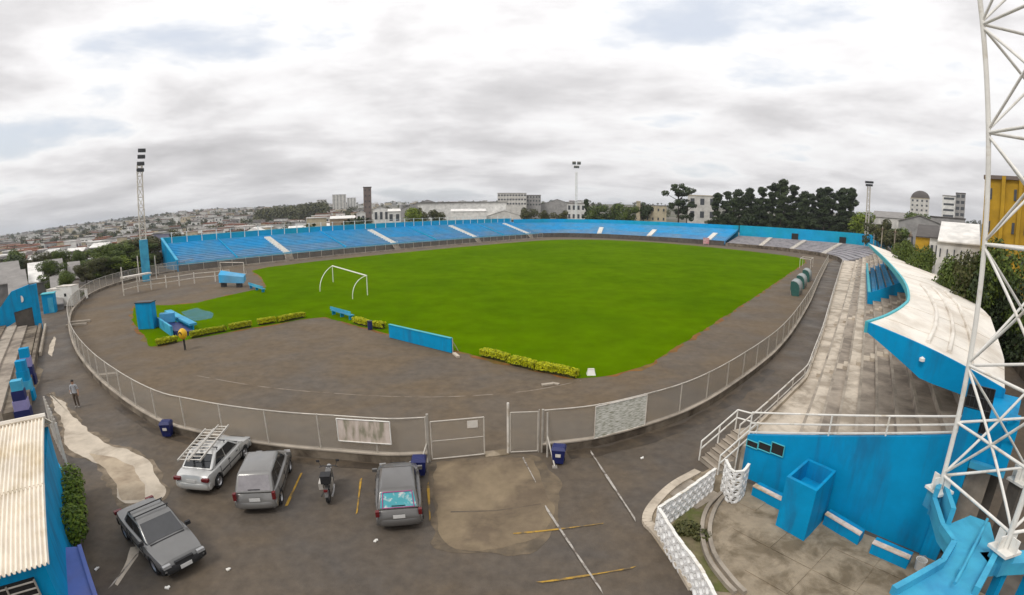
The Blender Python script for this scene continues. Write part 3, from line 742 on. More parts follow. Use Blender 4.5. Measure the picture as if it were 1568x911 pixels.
# window band in the end wall
for (xa, ya, xb, yb) in ((1145, 672, 1160, 688), (1163, 675, 1180, 694), (1183, 676, 1199, 700)):
    a = on_wall(xa, ya, .13); b = on_wall(xb, yb, .13)
    mb = MB(); mb.wall(a, b, 0.04, min(a.z, b.z) , max(a.z, b.z)); w = mb.build('window', M['dark_hole'], ew, world=True)
    mb = MB(); a2 = a + EN * .03; b2 = b + EN * .03; z0, z1 = min(a.z, b.z), max(a.z, b.z)
    mb.path([(a2.x, a2.y, z0), (a2.x, a2.y, z1), (b2.x, b2.y, z1), (b2.x, b2.y, z0), (a2.x, a2.y, z0)], 0.025, 4); mb.build('frame', M['teal_edge'], w, world=True)
# room and pier at the right end of the wall
R0 = E1 + ED * 0.0; R1 = E1 + ED * 1.4
zr = 6.0
zl_ = 3.6
mb = MB(); mb.prism([R0 + ED * .12, R1, R1 - EN * 3.0, R0 + ED * .12 - EN * 3.0], zl_, zr - .9); rm = mb.build('stair_room', M['blue_wall'], cs, world=True)
mb = MB(); mb.prism([R0 + ED * .12 - EN * .8, R1 - EN * .8, R1 - EN * 3.0, R0 + ED * .12 - EN * 3.0], 0, zl_ - .002); mb.build('recessed_base', M['dark_concrete'], cs, world=True)
mb = MB(); mb.prism([R0 + EN * .2 - ED * .2, R0 + EN * .2 + ED * .38, R0 - EN * .5 + ED * .38, R0 - EN * .5 - ED * .2], 0, zr - .75); mb.build('pier', M['blue_wall'], cs, world=True)
mb = MB(); mb.prism([R1 + EN * .12 - ED * .25, R1 + EN * .12 + ED * .1, R1 - EN * .5 + ED * .1, R1 - EN * .5 - ED * .25], zl_, zr - .75); mb.build('pier', M['blue_wall'], cs, world=True)
a = on_wall(1486, 582, .03); b = on_wall(1524, 600, .03); z1_ = a.z - .1; z0_ = on_wall(1500, 662, .03).z
mb = MB(); mb.wall(a, b, 0.04, z0_, z1_); w = mb.build('grille_window', M['dark_hole'], cs, world=True)
mb = MB()
for k in range(7): p = a.lerp(b, k / 6) + EN * .04; mb.tube((p.x, p.y, z0_), (p.x, p.y, z1_), 0.014, 4)
for k in range(5): zz = z0_ + (z1_ - z0_) * k / 4; mb.tube((*(a + EN * .05).xy, zz), (*(b + EN * .05).xy, zz), 0.016, 4)
mb.build('bars', M['dark_metal'], w, world=True)
mb = MB(); mb.wall(R0 + ED * .4 + EN * .1, R1 + ED * .1 + EN * .1, 0.3, zl_ - .1, zl_ + .1); mb.build('ledge', M['pale_blue'], cs, world=True)
# roof
front = smooth_line([UV(u, v, z) for u, v, z in ((-6.4, -13.4, 7.0), (-4.3, -14.2, 7.0), (-1.3, -15.0, 7.0), (1.7, -15.45, 7.0), (9.1, -15.7, 7.0), (21.3, -15.4, 7.0), (33.7, -14.9, 7.0), (59.3, -13.7, 7.0))], 4)
bu = np.interp(np.linspace(0, 1, len(front)), [0, .14, .43, .57, .71, .86, 1], [-6.2, -3.0, 3.0, 10, 22, 36, 60])
bz = np.interp(bu, [-6.5, -2, 5, 20, 60], [5.35, 5.5, 6.1, 5.9, 4.6]); bv_ = np.interp(bu, [-6.5, -2, 5, 20, 60], [-18.4, -19.4, -20.2, -20.9, -21.2])
back = [UV(u, v, z) for u, v, z in zip(bu, bv_, bz)]
NX = 9
mb = MB(); secs = []
for f, b in zip(front, back):
    top = []; bot = []
    for k in range(NX):
        t = k / (NX - 1); p = f.lerp(b, t); w_ = 0.10 * math.sin(t * math.pi) + 0.010 * math.sin(t * math.pi * 6)
        top.append((p.x, p.y, p.z + w_)); bot.append((p.x, p.y, p.z + w_ - .16))
    secs.append(top + bot[::-1])
mb.loft(secs, closed=True); roof = mb.build('roof', M['roof_white'], cs, world=True, smooth=50)
# waves of the near shell: low ribs on the roof sheet
for k in (0.22, 0.38, 0.55):
    mb = MB(); pts = []
    for i in range(1, 17):
        f, b = front[i], back[i]; p = f.lerp(b, min(0.95, k + 0.012 * (16 - i))); t = min(0.95, k + 0.012 * (16 - i)); pts.append((p.x, p.y, p.z + .10 * math.sin(t * math.pi) + .03))
    for a, b in zip(pts[:-1], pts[1:]): mb.tube(a, b, 0.10, 6)
    mb.build('roof_rib', M['roof_white'], roof, world=True, smooth=60)
for i in range(3, len(front), 5):
    f, b = front[i], back[i]; mb = MB(); pts = []
    for k in range(NX):
        t = k / (NX - 1); p = f.lerp(b, t); pts.append((p.x, p.y, p.z + .10 * math.sin(t * math.pi) + .010 * math.sin(t * math.pi * 6) + .01))
    mb.path(pts, .018, 4); mb.build('roof_seam', M['roof_white'], roof, world=True)
mb = MB()
for a, b in zip(front[:-1], front[1:]):
    mb.hexa([(a.x, a.y, a.z - .34), (a.x + .12 * VX.x, a.y + .12 * VX.y, a.z - .34), (b.x + .12 * VX.x, b.y + .12 * VX.y, b.z - .34), (b.x, b.y, b.z - .34)],
            [(a.x, a.y, a.z + .06), (a.x + .12 * VX.x, a.y + .12 * VX.y, a.z + .06), (b.x + .12 * VX.x, b.y + .12 * VX.y, b.z + .06), (b.x, b.y, b.z + .06)])
mb.build('front_fascia', M['teal_edge'], roof, world=True)
mb = MB(); f, b = front[0], back[0]; nn = -UX * .12
N_ = 10; secs = []
for k in range(N_ + 1):
    t = k / N_; p = f.lerp(b, t); z1 = p.z + .10 * math.sin(t * math.pi) + .05; dep = np.interp(t, [0, .42, 1], [.35, 1.15, .75])
    secs.append([(p.x, p.y, z1 - dep), (p.x, p.y, z1), (p.x + nn.x, p.y + nn.y, z1), (p.x + nn.x, p.y + nn.y, z1 - dep)])
mb.loft(secs, closed=True); mb.build('end_fascia', M['blue_wall'], roof, world=True)
cmid = UV(-6.55, -15.4); mb = MB(); mb.lathe([(0.0, 0), (.10, 0), (.10, .1), (0, .16)], 10, (cmid.x, cmid.y, 6.0)); mb.build('lamp', M['white_paint'], roof, world=True)
for k in range(9):
    u = -3 + 7 * k; p = UV(u, -17.6); zf = 6.0
    mb = MB(); mb.box((p.x, p.y, (zf + 3.4) / 2), (.35, .45, zf - 3.4), UA); mb.build('column', M['blue_wall'], cs, world=True)
# blue box of seats under the roof
def zt(v): return 1.2 + .36 * max(0, (-11.4 - v)) / .74 + .36
bx = thing('seat_box', 'blue walled block of seats under the white curved roof', 'seating', UV(40, -15.5, zt(-15.5)))
mb = MB(); mb.wall(UV(27, -13.9), UV(62, -13.7), .15, 2.2, zt(-13.9) + .95); mb.build('front_wall', M['blue_wall'], bx, world=True)
mb = MB(); mb.wall(UV(27, -13.98), UV(27, -17.3), .15, 2.2, zt(-13.9) + .95, 3.2, zt(-17.3) + .8); mb.build('side_wall', M['blue_wall'], bx, world=True)
mb = MB(); mb.wall(UV(27.1, -13.9), UV(62, -13.7), .28, zt(-13.9) + .952, zt(-13.9) + 1.02); mb.build('coping', M['teal_edge'], bx, world=True)
for r in range(4):
    v0_ = TV[3 + r] ; mb = MB(); mb.prism([UV(27.1, min(v0_, -14.0)), UV(61.5, min(v0_, -14.0)), UV(61.5, v0_ - .74), UV(27.1, v0_ - .74)], tz(3 + r) + .005, tz(3 + r) + .03); mb.build('painted_step', M['blue_wall'], bx, world=True)
sm = MB().box((0, 0, .22), (.46, .44, .06)).box((0, -.2, .44), (.46, .06, .46)).mesh('seat', M['blue_stand'])
for r in range(4):
    for k in range(40):
        v = -14.5 - .74 * r; p = UV(27.8 + k * .85, v); inst('seat', sm, bx, Vector((p.x, p.y, tz(int((-11.4 - v) / .74)) )) - bx.location, UA)
# stairs to the walkway with rails
ST = G(1127, 668, 1.2); SBm = G(1084, 716, 0.0); sdv = Vector((1.0, .23, 0)).normalized(); ST2 = SBm + sdv * 1.75
s_ = thing('entrance_stairs', 'concrete stairs with white railings beside the blue end wall', 'stairs', SBm)
an = math.atan2(sdv.y, sdv.x); sn = Vector((-sdv.y, sdv.x, 0))
for k in range(7):
    p = SBm + sdv * (.25 * k + .125); z = 1.2 * (k + 1) / 7; mb = MB(); mb.box((p.x, p.y, z / 2), (.25, 1.35, z), an); sp = mb.build('step', M['concrete'], s_, world=True)
    mb = MB(); mb.box((p.x - .10 * sdv.x, p.y - .10 * sdv.y, z + .004), (.05, 1.34, .012), an); mb.build('nosing', M['wall_concrete'], sp, world=True)
mb = MB(); p = SBm + sdv * 2.15; mb.box((p.x, p.y, .6), (.78, 1.35, 1.195), an); mb.build('landing', M['terrace_patch'], s_, world=True)
for s in (-1, 1):
    mb = MB(); a = SBm + sn * .7 * s; b = ST2 + sn * .7 * s
    for dz in (.92, .55): mb.tube((a.x, a.y, dz), (b.x, b.y, 1.2 + dz), .034, 6)
    for q in (0, .5, 1): p = a.lerp(b, q); mb.tube((p.x, p.y, 0), (p.x, p.y, 1.2 * q + .92), .034, 6)
    mb.build('railing', M['white_paint'], s_, world=True, smooth=60)
a = ST2 + sn * .7; b = rail[1]
for dz in (.92, .55):
    mb = MB(); mb.tube((a.x, a.y, 1.2 + dz), (b.x, b.y, 1.2 + dz), .034, 6)
    mb.build('landing_rail', M['white_paint'], s_, world=True, smooth=60)

# blue box pier and benches before the end wall
A_, B_, C_ = G(1187, 805), G(1230, 830), G(1262, 795); D_ = A_ + C_ - B_
t = thing('blue_pier_box', 'tall hollow blue box standing against the blue end wall', 'structure', B_)
cen = (A_ + C_) / 2
mb = MB(); mb.prism([A_, B_, C_, D_], 0, 1.35); mb.build('body', M['blue_wall'], t, world=True)
for i, (p, q) in enumerate(((A_, B_), (B_, C_), (C_, D_), (D_, A_))):
    ip = p.lerp(cen, .17); iq = q.lerp(cen, .17)
    mb = MB(); mb.prism([p, q, iq, ip], 1.352, 2.0); mb.build('rim_wall', M['blue_wall'], t, world=True)
def bench(a, b, label):
    a = Vector(a); b = Vector(b); t = thing('wall_bench', label, 'bench', a, group='blue benches along the end wall')
    n_ = -EN * .50
    d = (b - a).normalized(); a = a.copy()
    mb = MB(); mb.prism([a, b, b + n_, a + n_], 0, .42); mb.build('base', M['blue_wall'], t, world=True)
    i = .06
    mb = MB(); mb.prism([a - n_ * .05, b - n_ * .05, b + n_ * .42, a + n_ * .42], .422, .47); mb.build('seat', mat('bench_top', (.66, .55, .48), .7, .2, 3.0, col2=(.42, .30, .14), c2scale=2.0) if 'bench_top' not in M else M['bench_top'], t, world=True)
bench(G(1150, 759), G(1194, 782), 'short blue bench left of the blue box')
bench(G(1259, 803), G(1312, 836), 'blue bench just right of the blue box')
bench(G(1330, 848), G(1386, 873), 'blue bench at the right end of the blue wall')
# white bucket
c0 = G(1406, 872); t = thing('white_bucket', 'white bucket at the right end of the blue wall', 'bucket', c0)
mb = MB(); mb.lathe([(0, .0), (.15, 0), (.19, .38), (.20, .40), (.17, .40), (.14, .05), (0, .05)], 14); mb.build('body', M['white_paint'], t, smooth=40)
mb = MB(); mb.path([(.19 * math.cos(a), 0, .38 + .16 * math.sin(a)) for a in np.linspace(0, math.pi, 9)], .008, 4); mb.build('handle', M['galvanised'], t)

# ---- plaza: kerb, slabs, planting ring, lattice wall
plz = [G(*p) for p in ((985, 801), (1000, 775), (1030, 745), (1070, 722), (1100, 726), (1140, 745))] + [E1 + EN * .2, E1 + ED * 5 + EN * .2, G(1500, 911), Vector((9, 4, 0)), Vector((6.4, 4, 0)), G(1062, 911)]
sheet('plaza_paving', rough(plz[:6], .6, .0)[:0] or plz, 0.012, M['tan_concrete'], 'stained tan paving before the blue end wall')
kl = smooth_line([G(*p) for p in ((1088, 905), (1062, 903), (1030, 850), (1003, 815), (990, 799), (1000, 776), (1030, 746), (1068, 724))][1:], 4)
kb = thing('curved_kerb', 'pale concrete kerb curving round the plaza', 'kerb', kl[10])
for i in range(0, len(kl) - 1):
    a, b = kl[i], kl[i + 1]; mb = MB(); mb.wall(a.lerp(b, .012), b.lerp(a, .012), .34, 0, .13); mb.build('kerb_stone', M['pale_concrete'], kb, world=True)
# large paving slabs
pv = thing('paving_slabs', 'large square concrete slabs of the plaza', 'paving', G(1180, 850))
for i in range(-1, 5):
    for j in range(0, 4):
        c0 = E0 + ED * (1.1 + 1.55 * i) + EN * (1.2 + 1.55 * j)
        q = toUV(c0)
        if (c0 - G(1095, 800)).length < 1.6 or c0.x < 6.6 + .12 * (14 - c0.y): continue
        if (c0 - cen).length < .9: continue
        mb = MB(); h = .028 + .01 * random.random()
        mb.prism([c0 + ED * sx * .755 + EN * sy * .755 for sx, sy in ((-1, -1), (1, -1), (1, 1), (-1, 1))], 0.014, h); mb.build('slab', M[random.choice(['tan_concrete', 'concrete', 'tan_concrete'])], pv, world=True)
# concentric planting kerbs
for (r0, lb) in ((0, 'inner curved planting kerb before the lattice wall'), (1, 'outer curved planting kerb before the lattice wall')):
    pts = ((1120, 752), (1098, 775), (1086, 810), (1092, 850), (1120, 890), (1140, 911)) if r0 == 0 else ((1104, 758), (1083, 780), (1074, 812), (1082, 855), (1108, 893), (1125, 911))
    ln = smooth_line([G(*p) for p in pts], 4); mb = MB()
    for a, b in zip(ln[:-1], ln[1:]): mb.wall(a, b, .14, 0, .16)
    tag(mb.build('planting_kerb', M['concrete'], loc=ln[8], world=True), lb, 'kerb')
sheet('planting_soil', [G(*p) for p in ((1100, 752), (1040, 790), (1022, 812), (1045, 860), (1085, 905), (1118, 908), (1080, 850), (1072, 812), (1082, 778))], 0.018, mat('bed_soil', (.16, .13, .075), .95, .3, 2.0, .5, 20, col2=(.10, .11, .03), c2pos=(.42, .6), c2scale=1.2), 'earth of the bed behind the lattice wall')
# lattice blocks
def lattice_mesh():
    mb = MB(); s = .165
    n = 12; ro, ri = .165, .118; dp = .05
    vs = []
    for y in (-dp, dp):
        for i in range(n):
            an = 2 * math.pi * i / n; k = min(s / max(abs(math.cos(an)), 1e-6), s / max(abs(math.sin(an)), 1e-6))
            vs.append((k * math.cos(an) * .99, y, k * math.sin(an) * .99))
        for i in range(n):
            an = 2 * math.pi * i / n; w = 1 + .10 * math.cos(4 * an); vs.append((ri * w * math.cos(an), y, ri * w * math.sin(an)))
    fs = []
    for i in range(n):
        j = (i + 1) % n
        fs += [(i, j, n + j, n + i), (2 * n + i, 3 * n + i, 3 * n + j, 2 * n + j), (n + i, n + j, 3 * n + j, 3 * n + i), (i, 2 * n + i, 2 * n + j, j)]
    mb.add(vs, fs); mb.tube((-.12, 0, 0), (.12, 0, 0), .016, 4)
    return mb.mesh('lattice_block', M['lattice_white'])
mat('lattice_white', (.76, .75, .73), .8, .1, 5.0, .2, 30, col2=(.52, .49, .45), c2pos=(.5, .75), c2scale=3.0)
lm_ = lattice_mesh()
L2 = smooth_line([G(1003, 815), G(1030, 862), G(1062, 908), Vector((5.2, 8.9, 0))], 4)
L1 = [G(1003, 815), G(1045, 787), G(1095, 748)]
L3 = smooth_line([G(1104, 750), G(1112, 768), G(1128, 770), G(1142, 752)], 4)
for nm, ln, rows, lb in (('lattice_wall', L2, 3, 'white lattice block wall running along the plaza kerb'), ('lattice_wall', L1, 3, 'white lattice block wall from the corner to the stairs'), ('lattice_wall', L3, 4, 'rounded white lattice block screen at the foot of the stairs')):
    t = thing(nm, lb, 'wall', ln[0], group='white lattice block walls')
    ps = resample(ln, .335)
    for a, b in zip(ps[:-1], ps[1:]):
        m_ = (a + b) / 2; an = math.atan2((b - a).y, (b - a).x)
        for r in range(rows): inst('block', lm_, t, Vector((m_.x, m_.y, .17 + .335 * r)) - t.location, an)
    mb = MB()
    for i, (a, b) in enumerate(zip(ps[:-1], ps[1:])):
        mb.wall(a, b, .11, rows * .335 + .004, rows * .335 + .025 + .02 * (i % 2))
    mb.build('coping', M['white_paint'], t, world=True)

# ================================================================== steel lighting tower at the right
TL = [Vector((11.94, 9.29)), Vector((11.5, 6.46)), Vector((15.1, 8.80)), Vector((14.66, 5.97))]
tcen = (TL[0] + TL[3]) / 2
def leg_at(i, z):
    return Vector((TL[i].x - .010 * (z - 3.4), TL[i].y + .012 * (z - 3.4), z))
tw = thing('lattice_tower', 'tall white steel lattice floodlight tower at the right edge', 'tower', (tcen.x, tcen.y, 0))
for i in range(4):
    mb = MB(); zs = [3.3, 6.95, 10.1, 12.9, 15.7, 18.6, 21.6, 24.6]
    mb.path([leg_at(i, z) for z in zs], .07, 10); lg = mb.build('leg', M['white_paint'], tw, world=True, smooth=60)
    mb = MB(); p = leg_at(i, 3.35)
    mb.box((p.x, p.y, 3.30), (.6, .6, .08)); 
    for a in range(4): mb.box((p.x + .22 * math.cos(a * math.pi / 2), p.y + .22 * math.sin(a * math.pi / 2), 3.52), (.22 if a % 2 == 0 else .03, .03 if a % 2 == 0 else .22, .38))
    mb.build('base_plate', M['white_paint'], lg, world=True)
lev = [3.75, 6.95, 10.1, 12.9, 15.7, 18.6, 21.6]
for a, b in ((0, 1), (0, 2), (1, 3), (2, 3)):
    for k, z in enumerate(lev):
        mb = MB(); mb.tube(leg_at(a, z), leg_at(b, z), .045, 8); mb.build('strut', M['white_paint'], tw, world=True, smooth=60)
        if k + 1 < len(lev):
            z2 = lev[k + 1]
            mb = MB(); mb.tube(leg_at(a, z + .08), leg_at(b, z2 - .08), .038, 8); mb.build('brace', M['white_paint'], tw, world=True, smooth=60)
            mb = MB(); mb.tube(leg_at(b, z + .08), leg_at(a, z2 - .08), .038, 8); mb.build('brace', M['white_paint'], tw, world=True, smooth=60)
for a, b in ((0, 1), (0, 2)):
    zm = (lev[0] + lev[1]) / 2; cx_ = (leg_at(a, zm) + leg_at(b, zm)) / 2
    for q_ in (a, b): mb = MB(); mb.tube(leg_at(q_, zm), cx_, .04, 6); mb.build('tie', M['white_paint'], tw, world=True)
# plinths
for i in range(4):
    p = Vector((TL[i].x, TL[i].y, 0)); zp = 2.7 if i < 2 else 0; mb = MB(); mb.hexa([(p.x - .24, p.y - .24, zp), (p.x + .24, p.y - .24, zp), (p.x + .24, p.y + .24, zp), (p.x - .24, p.y + .24, zp)], [(p.x - .22, p.y - .22, 3.258), (p.x + .22, p.y - .22, 3.258), (p.x + .22, p.y + .22, 3.258), (p.x - .22, p.y + .22, 3.258)])
    mb.build('plinth', M['pale_blue' if i < 2 else 'dark_concrete'], tw, world=True)
# blue concrete chute and beam below the tower
zc_ = 3.0
ch = thing('blue_chute', 'flared pale blue concrete chute below the lattice tower', 'structure', G(1470, 850, 0))
fl = [G(*p, zc_) for p in ((1365, 911), (1440, 868), (1458, 838), (1440, 812), (1428, 772), (1452, 803), (1486, 789), (1516, 800), (1527, 845), (1492, 911), (1480, 935), (1350, 935))]
mb = MB(); mb.prism(fl, zc_ - .35, zc_); mb.build('floor', M['pale_blue'], ch, world=True)
def rimw(pts, z0, z1, name='rim'):
    mb = MB()
    for a, b in zip(pts[:-1], pts[1:]): mb.wall(a, b, .14, z0, z1)
    mb.build(name, M['pale_blue'], ch, world=True)
rimw([G(*p, zc_) for p in ((1365, 911), (1440, 868), (1458, 838), (1440, 812), (1428, 772))], zc_ + .002, zc_ + .22)
rimw([G(*p, zc_) for p in ((1428, 772), (1437, 752), (1452, 803))], zc_ - .35, zc_ + .5, 'flared_lip')
rimw([G(*p, zc_) for p in ((1527, 845), (1492, 911))], zc_ + .002, zc_ + .22)
mb = MB(); mb.path([G(1462, 893, zc_ + .25), G(1485, 850, zc_ + .25), G(1512, 795, zc_ + .3)], .04, 8); pp = mb.build('pipe', M['pale_blue'], ch, world=True, smooth=60)
for p in ((1473, 872), (1495, 832)):
    c0 = G(*p, zc_ + .1); mb = MB(); mb.box((c0.x, c0.y, zc_ + .12), (.5, .06, .22), .4); mb.build('bracket', M['pale_blue'], pp, world=True)
for q in (0.2, 0.8):
    c0 = G(1440, 890, 0).lerp(G(1490, 800, 0), q) ; c1 = G(1440, 890, zc_).lerp(G(1480, 815, zc_), q); mb = MB(); mb.box((c1.x, c1.y, (zc_ - .35) / 2), (.35, .35, zc_ - .352)); mb.build('pillar', M['pale_blue'], ch, world=True)
bm_ = thing('blue_beam', 'pale blue concrete beam on posts at the bottom right corner', 'structure', G(1545, 880, 0))
a, b = G(1508, 855, 3.0), G(1600, 850, 3.0)
mb = MB(); mb.wall(a, b, .5, 2.65, 3.0); mb.build('beam', M['pale_blue'], bm_, world=True)
for q in (.38, .9):
    p = a.lerp(b, q); mb = MB(); mb.box((p.x, p.y, 1.32), (.22, .22, 2.64)); mb.build('post', M['blue_wall'], bm_, world=True)
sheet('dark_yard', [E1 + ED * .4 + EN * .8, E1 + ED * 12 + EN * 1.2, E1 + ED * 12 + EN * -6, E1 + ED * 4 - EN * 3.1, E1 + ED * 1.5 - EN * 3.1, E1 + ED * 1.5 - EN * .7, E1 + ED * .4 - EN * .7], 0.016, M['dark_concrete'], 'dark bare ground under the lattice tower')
# stack of old boards behind the plaza wall
t = thing('plank_stack', 'pile of brown boards between the blue wall and the chute', 'boards', G(1425, 835))
for k in range(6):
    mb = MB(); mb.box((random.uniform(-.1, .1) + .05 * k, .15 * k - .4, .05 + .05 * (k % 3)), (1.1, .17, .05), .6 + random.uniform(-.15, .15)); mb.build('plank', mat('plank_wood', (.20, .15, .10), .85, .25, 3.0) if 'plank_wood' not in M else M['plank_wood'], t)

mat('dugout_shell', (.30, .33, .32), .4, .15, 2.0)
# dugouts beside the right lane
def dugout(u, v, label, L=3.6):
    p = UV(u, v); t = thing('dugout', label, 'shelter', p, UA, group='dugouts along the right touchline')
    prof = [(-.75, 0), (-.75, 1.0), (-.62, 1.5), (-.3, 1.85), (.15, 1.98), (.5, 1.9)]
    mb = MB()
    mb.loft([[(-L / 2, y, z) for y, z in prof] , [(L / 2, y, z) for y, z in prof]], caps=False)
    ro = mb.build('shell', M['dugout_shell'], t, smooth=60)
    sol = ro.modifiers.new('t', 'SOLIDIFY'); sol.thickness = .05
    for s in (-1, 1):
        mb = MB(); mb.add([(s * L / 2, y, z) for y, z in prof] + [(s * L / 2, .5, 0.9), (s * L / 2, .2, 0)], [tuple(range(8))]); o = mb.build('side', M['green_seat'], t)
        o.modifiers.new('t', 'SOLIDIFY').thickness = .03
    mb = MB(); mb.box((0, -.35, .42), (L - .3, .5, .08)); mb.box((0, -.62, .75), (L - .3, .05, .5)); mb.build('bench', M['green_seat'], t)
    for s in (-1, 0, 1):
        mb = MB(); mb.tube((s * (L / 2 - .1), .45, 0), (s * (L / 2 - .1), .45, 1.86), .04, 6); mb.build('post', M['galvanised'], t)
dugout(45.5, -4.4, 'nearest of the curved dugouts by the right fence')
dugout(53, -4.2, 'middle one of the curved dugouts by the right fence')
dugout(62, -4.0, 'farthest of the curved dugouts by the right fence')
t = thing('spare_goal', 'spare white goal frame standing beside the far right corner', 'goal', UV(84, -1.5))
for k in (0, 5):
    mb = MB(); a = UV(82 + k, -2.6); b = UV(82 + k, -.4); mb.path([(a.x, a.y, 0), (a.x, a.y, 2.0), (b.x, b.y, 2.0), (b.x, b.y, 0)], .05, 6)
    mb.build('side_frame', M['white_worn'], t, world=True)
mb = MB(); a = UV(82, -.4, 2.0); b = UV(87, -.4, 2.0); mb.tube(a, b, .05, 6); a = UV(82, -2.6, 2.0); b = UV(87, -2.6, 2.0); mb.tube(a, b, .05, 6); mb.build('crossbars', M['white_worn'], t, world=True)

# ================================================================== left foreground
# ---- building with the corrugated roof
rA, rB = G(75, 862, 3.0), G(68, 640, 4.3)          # right verge of the roof: eave and ridge
dr = (rB - rA); dl = Vector((-dr.y, dr.x, 0)).normalized()
if dl.x > 0: dl = -dl
ed = Vector((dr.x, dr.y, 0)).normalized()
hb = thing('corrugated_roof_building', 'low blue building with pale corrugated roof at the left edge', 'building', Vector((rA.x, rA.y, 0)))
mb = MB(); NC = 40; w = 5.0
prof = []
for i in range(NC * 4 + 1):
    s = i / (NC * 4) * w; prof.append((s, .035 * (1 if (i % 4) in (1, 2) else -1) * (1 if True else 0)))
def roof_pt(s, t, dz): 
    p = rA + dl * s + dr * t; return (p.x, p.y, p.z + dz)
secs = [[roof_pt(s, t, dz) for s, dz in prof] for t in (0, .47)]
mb.loft(secs, caps=False); o = mb.build('roof_sheet', M['roof_sheet'], hb, world=True); o.modifiers.new('t', 'SOLIDIFY').thickness = .02
secs = [[roof_pt(s, t, dz + .03) for s, dz in prof] for t in (.455, 1.0)]
mb = MB(); mb.loft(secs, caps=False); o = mb.build('roof_sheet', M['roof_sheet'], hb, world=True); o.modifiers.new('t', 'SOLIDIFY').thickness = .02
# far slope beyond the ridge
def roof_far(s, t, dz):
    p = rB + dl * s + ed * 2.0 * t; return (p.x, p.y, p.z - .9 * t + dz + .03)
mb = MB(); mb.loft([[roof_far(s, t, dz) for s, dz in prof] for t in (0, 1.0)], caps=False); o = mb.build('roof_sheet', M['roof_sheet'], hb, world=True); o.modifiers.new('t', 'SOLIDIFY').thickness = .02
mb = MB(); a = rB + Vector((0, 0, .09)) - dl * .05; b = rB + dl * w + Vector((0, 0, .09)); mb.tube(a, b, .09, 6); mb.build('ridge_cap', M['roof_white'], hb, world=True)
ins = .18
c1 = rA + dl * ins + ed * .25; c2 = rB + dl * ins + ed * 1.7; c3 = c2 + dl * 4.6; c4 = c1 + dl * 4.6
mb = MB(); mb.hexa([(p.x, p.y, 0) for p in (c1, c2, c3, c4)], [(c1.x, c1.y, 2.85), (c2.x, c2.y, 3.4), (c3.x, c3.y, 3.4), (c4.x, c4.y, 2.85)])
bw = mb.build('walls', M['blue_wall'], hb, world=True)
# louvre window under the eave
wa = c1 + dl * .35 - ed * .03; wb = c1 + dl * 1.75 - ed * .03
mb = MB(); mb.wall(wa, wb, .06, 1.5, 2.6); lw = mb.build('louvre_window', M['dark_hole'], hb, world=True)
mb = MB()
for k in range(6):
    z = 1.58 + .19 * k; p = wa - ed * .06; q = wb - ed * .06; mb.tube((p.x, p.y, z), (q.x, q.y, z), .028, 4)
for q_ in (0, .5, 1): p = wa.lerp(wb, q_) - ed * .08; mb.tube((p.x, p.y, 1.5), (p.x, p.y, 2.6), .03, 4)
mb.build('slats', M['galvanised'], lw, world=True)
# annexe parapet along the side wall
s1 = G(104, 742); s2 = G(92, 700)
# slatted screen at the far end
sa, sb = G(92, 712), G(88, 668)
t = thing('slat_screen', 'screen of upright white slats beyond the corrugated roof', 'screen', sa)
for k in range(9):
    p = G(104, 716).lerp(G(82, 668), k / 8); mb = MB(); mb.box((0, 0, 1.1), (.09, .05, 2.2), .9); mb.build('slat', M['white_worn'], t, loc=Vector((p.x, p.y, 0)) - t.location)
for z in (.4, 1.9):
    a, b = G(104, 716), G(82, 668); mb = MB(); mb.tube((a.x, a.y, z), (b.x, b.y, z), .03, 6); mb.build('rail', M['galvanised'], t, world=True)
# violet painted block
q = [G(*p, 1.0) for p in ((80, 838), (122, 836), (146, 911), (150, 940), (70, 940), (74, 880))]
t = thing('violet_block', 'violet blue painted low block at the bottom left', 'wall', Vector((q[0].x, q[0].y, 0)))
mb = MB(); mb.prism(q, 0, .98); mb.build('body', M['violet'], t, world=True)
mb = MB(); mb.wall(q[1], q[2], .12, .982, 1.06); mb.wall(q[2], q[3], .12, .982, 1.06); mb.build('coping', M['violet'], t, world=True)
t = thing('blue_bed_wall', 'low blue wall of the planting bed beside the corrugated roof', 'wall', G(103, 745))
mb = MB(); mb.wall(G(103, 745), G(86, 716), .15, 0, .55); mb.wall(G(103, 745), G(97, 760), .15, 0, .55); mb.build('wall', M['blue_wall'], t, world=True)

# ---- foliage helpers
def leaf_cloud(mb, centers, count, size, rng, flat=.6, mi=0, shell=.55):
    tot = sum(r[0] * r[1] * r[2] for _, r in centers)
    for c, r in centers:
        n = max(4, int(count * r[0] * r[1] * r[2] / tot))
        for _ in range(n):
            while True:
                d = Vector((rng.uniform(-1, 1), rng.uniform(-1, 1), rng.uniform(-1, 1)))
                if shell < d.length <= 1.0: break
            p = Vector((c[0] + d.x * r[0], c[1] + d.y * r[1], c[2] + d.z * r[2]))
            nrm = (Vector((d.x, d.y, d.z + .5)).normalized() + Vector((rng.uniform(-1, 1), rng.uniform(-1, 1), rng.uniform(-1, 1))) * flat).normalized()
            t1 = nrm.orthogonal().normalized(); t2 = nrm.cross(t1); an = rng.uniform(0, 6.28)
            a = t1 * math.cos(an) + t2 * math.sin(an); b = nrm.cross(a); s = size * rng.uniform(.6, 1.3)
            mb.add([p - a * s, p - b * s * .6, p + a * s, p + b * s * .6], [(0, 1, 2, 3)], mi)
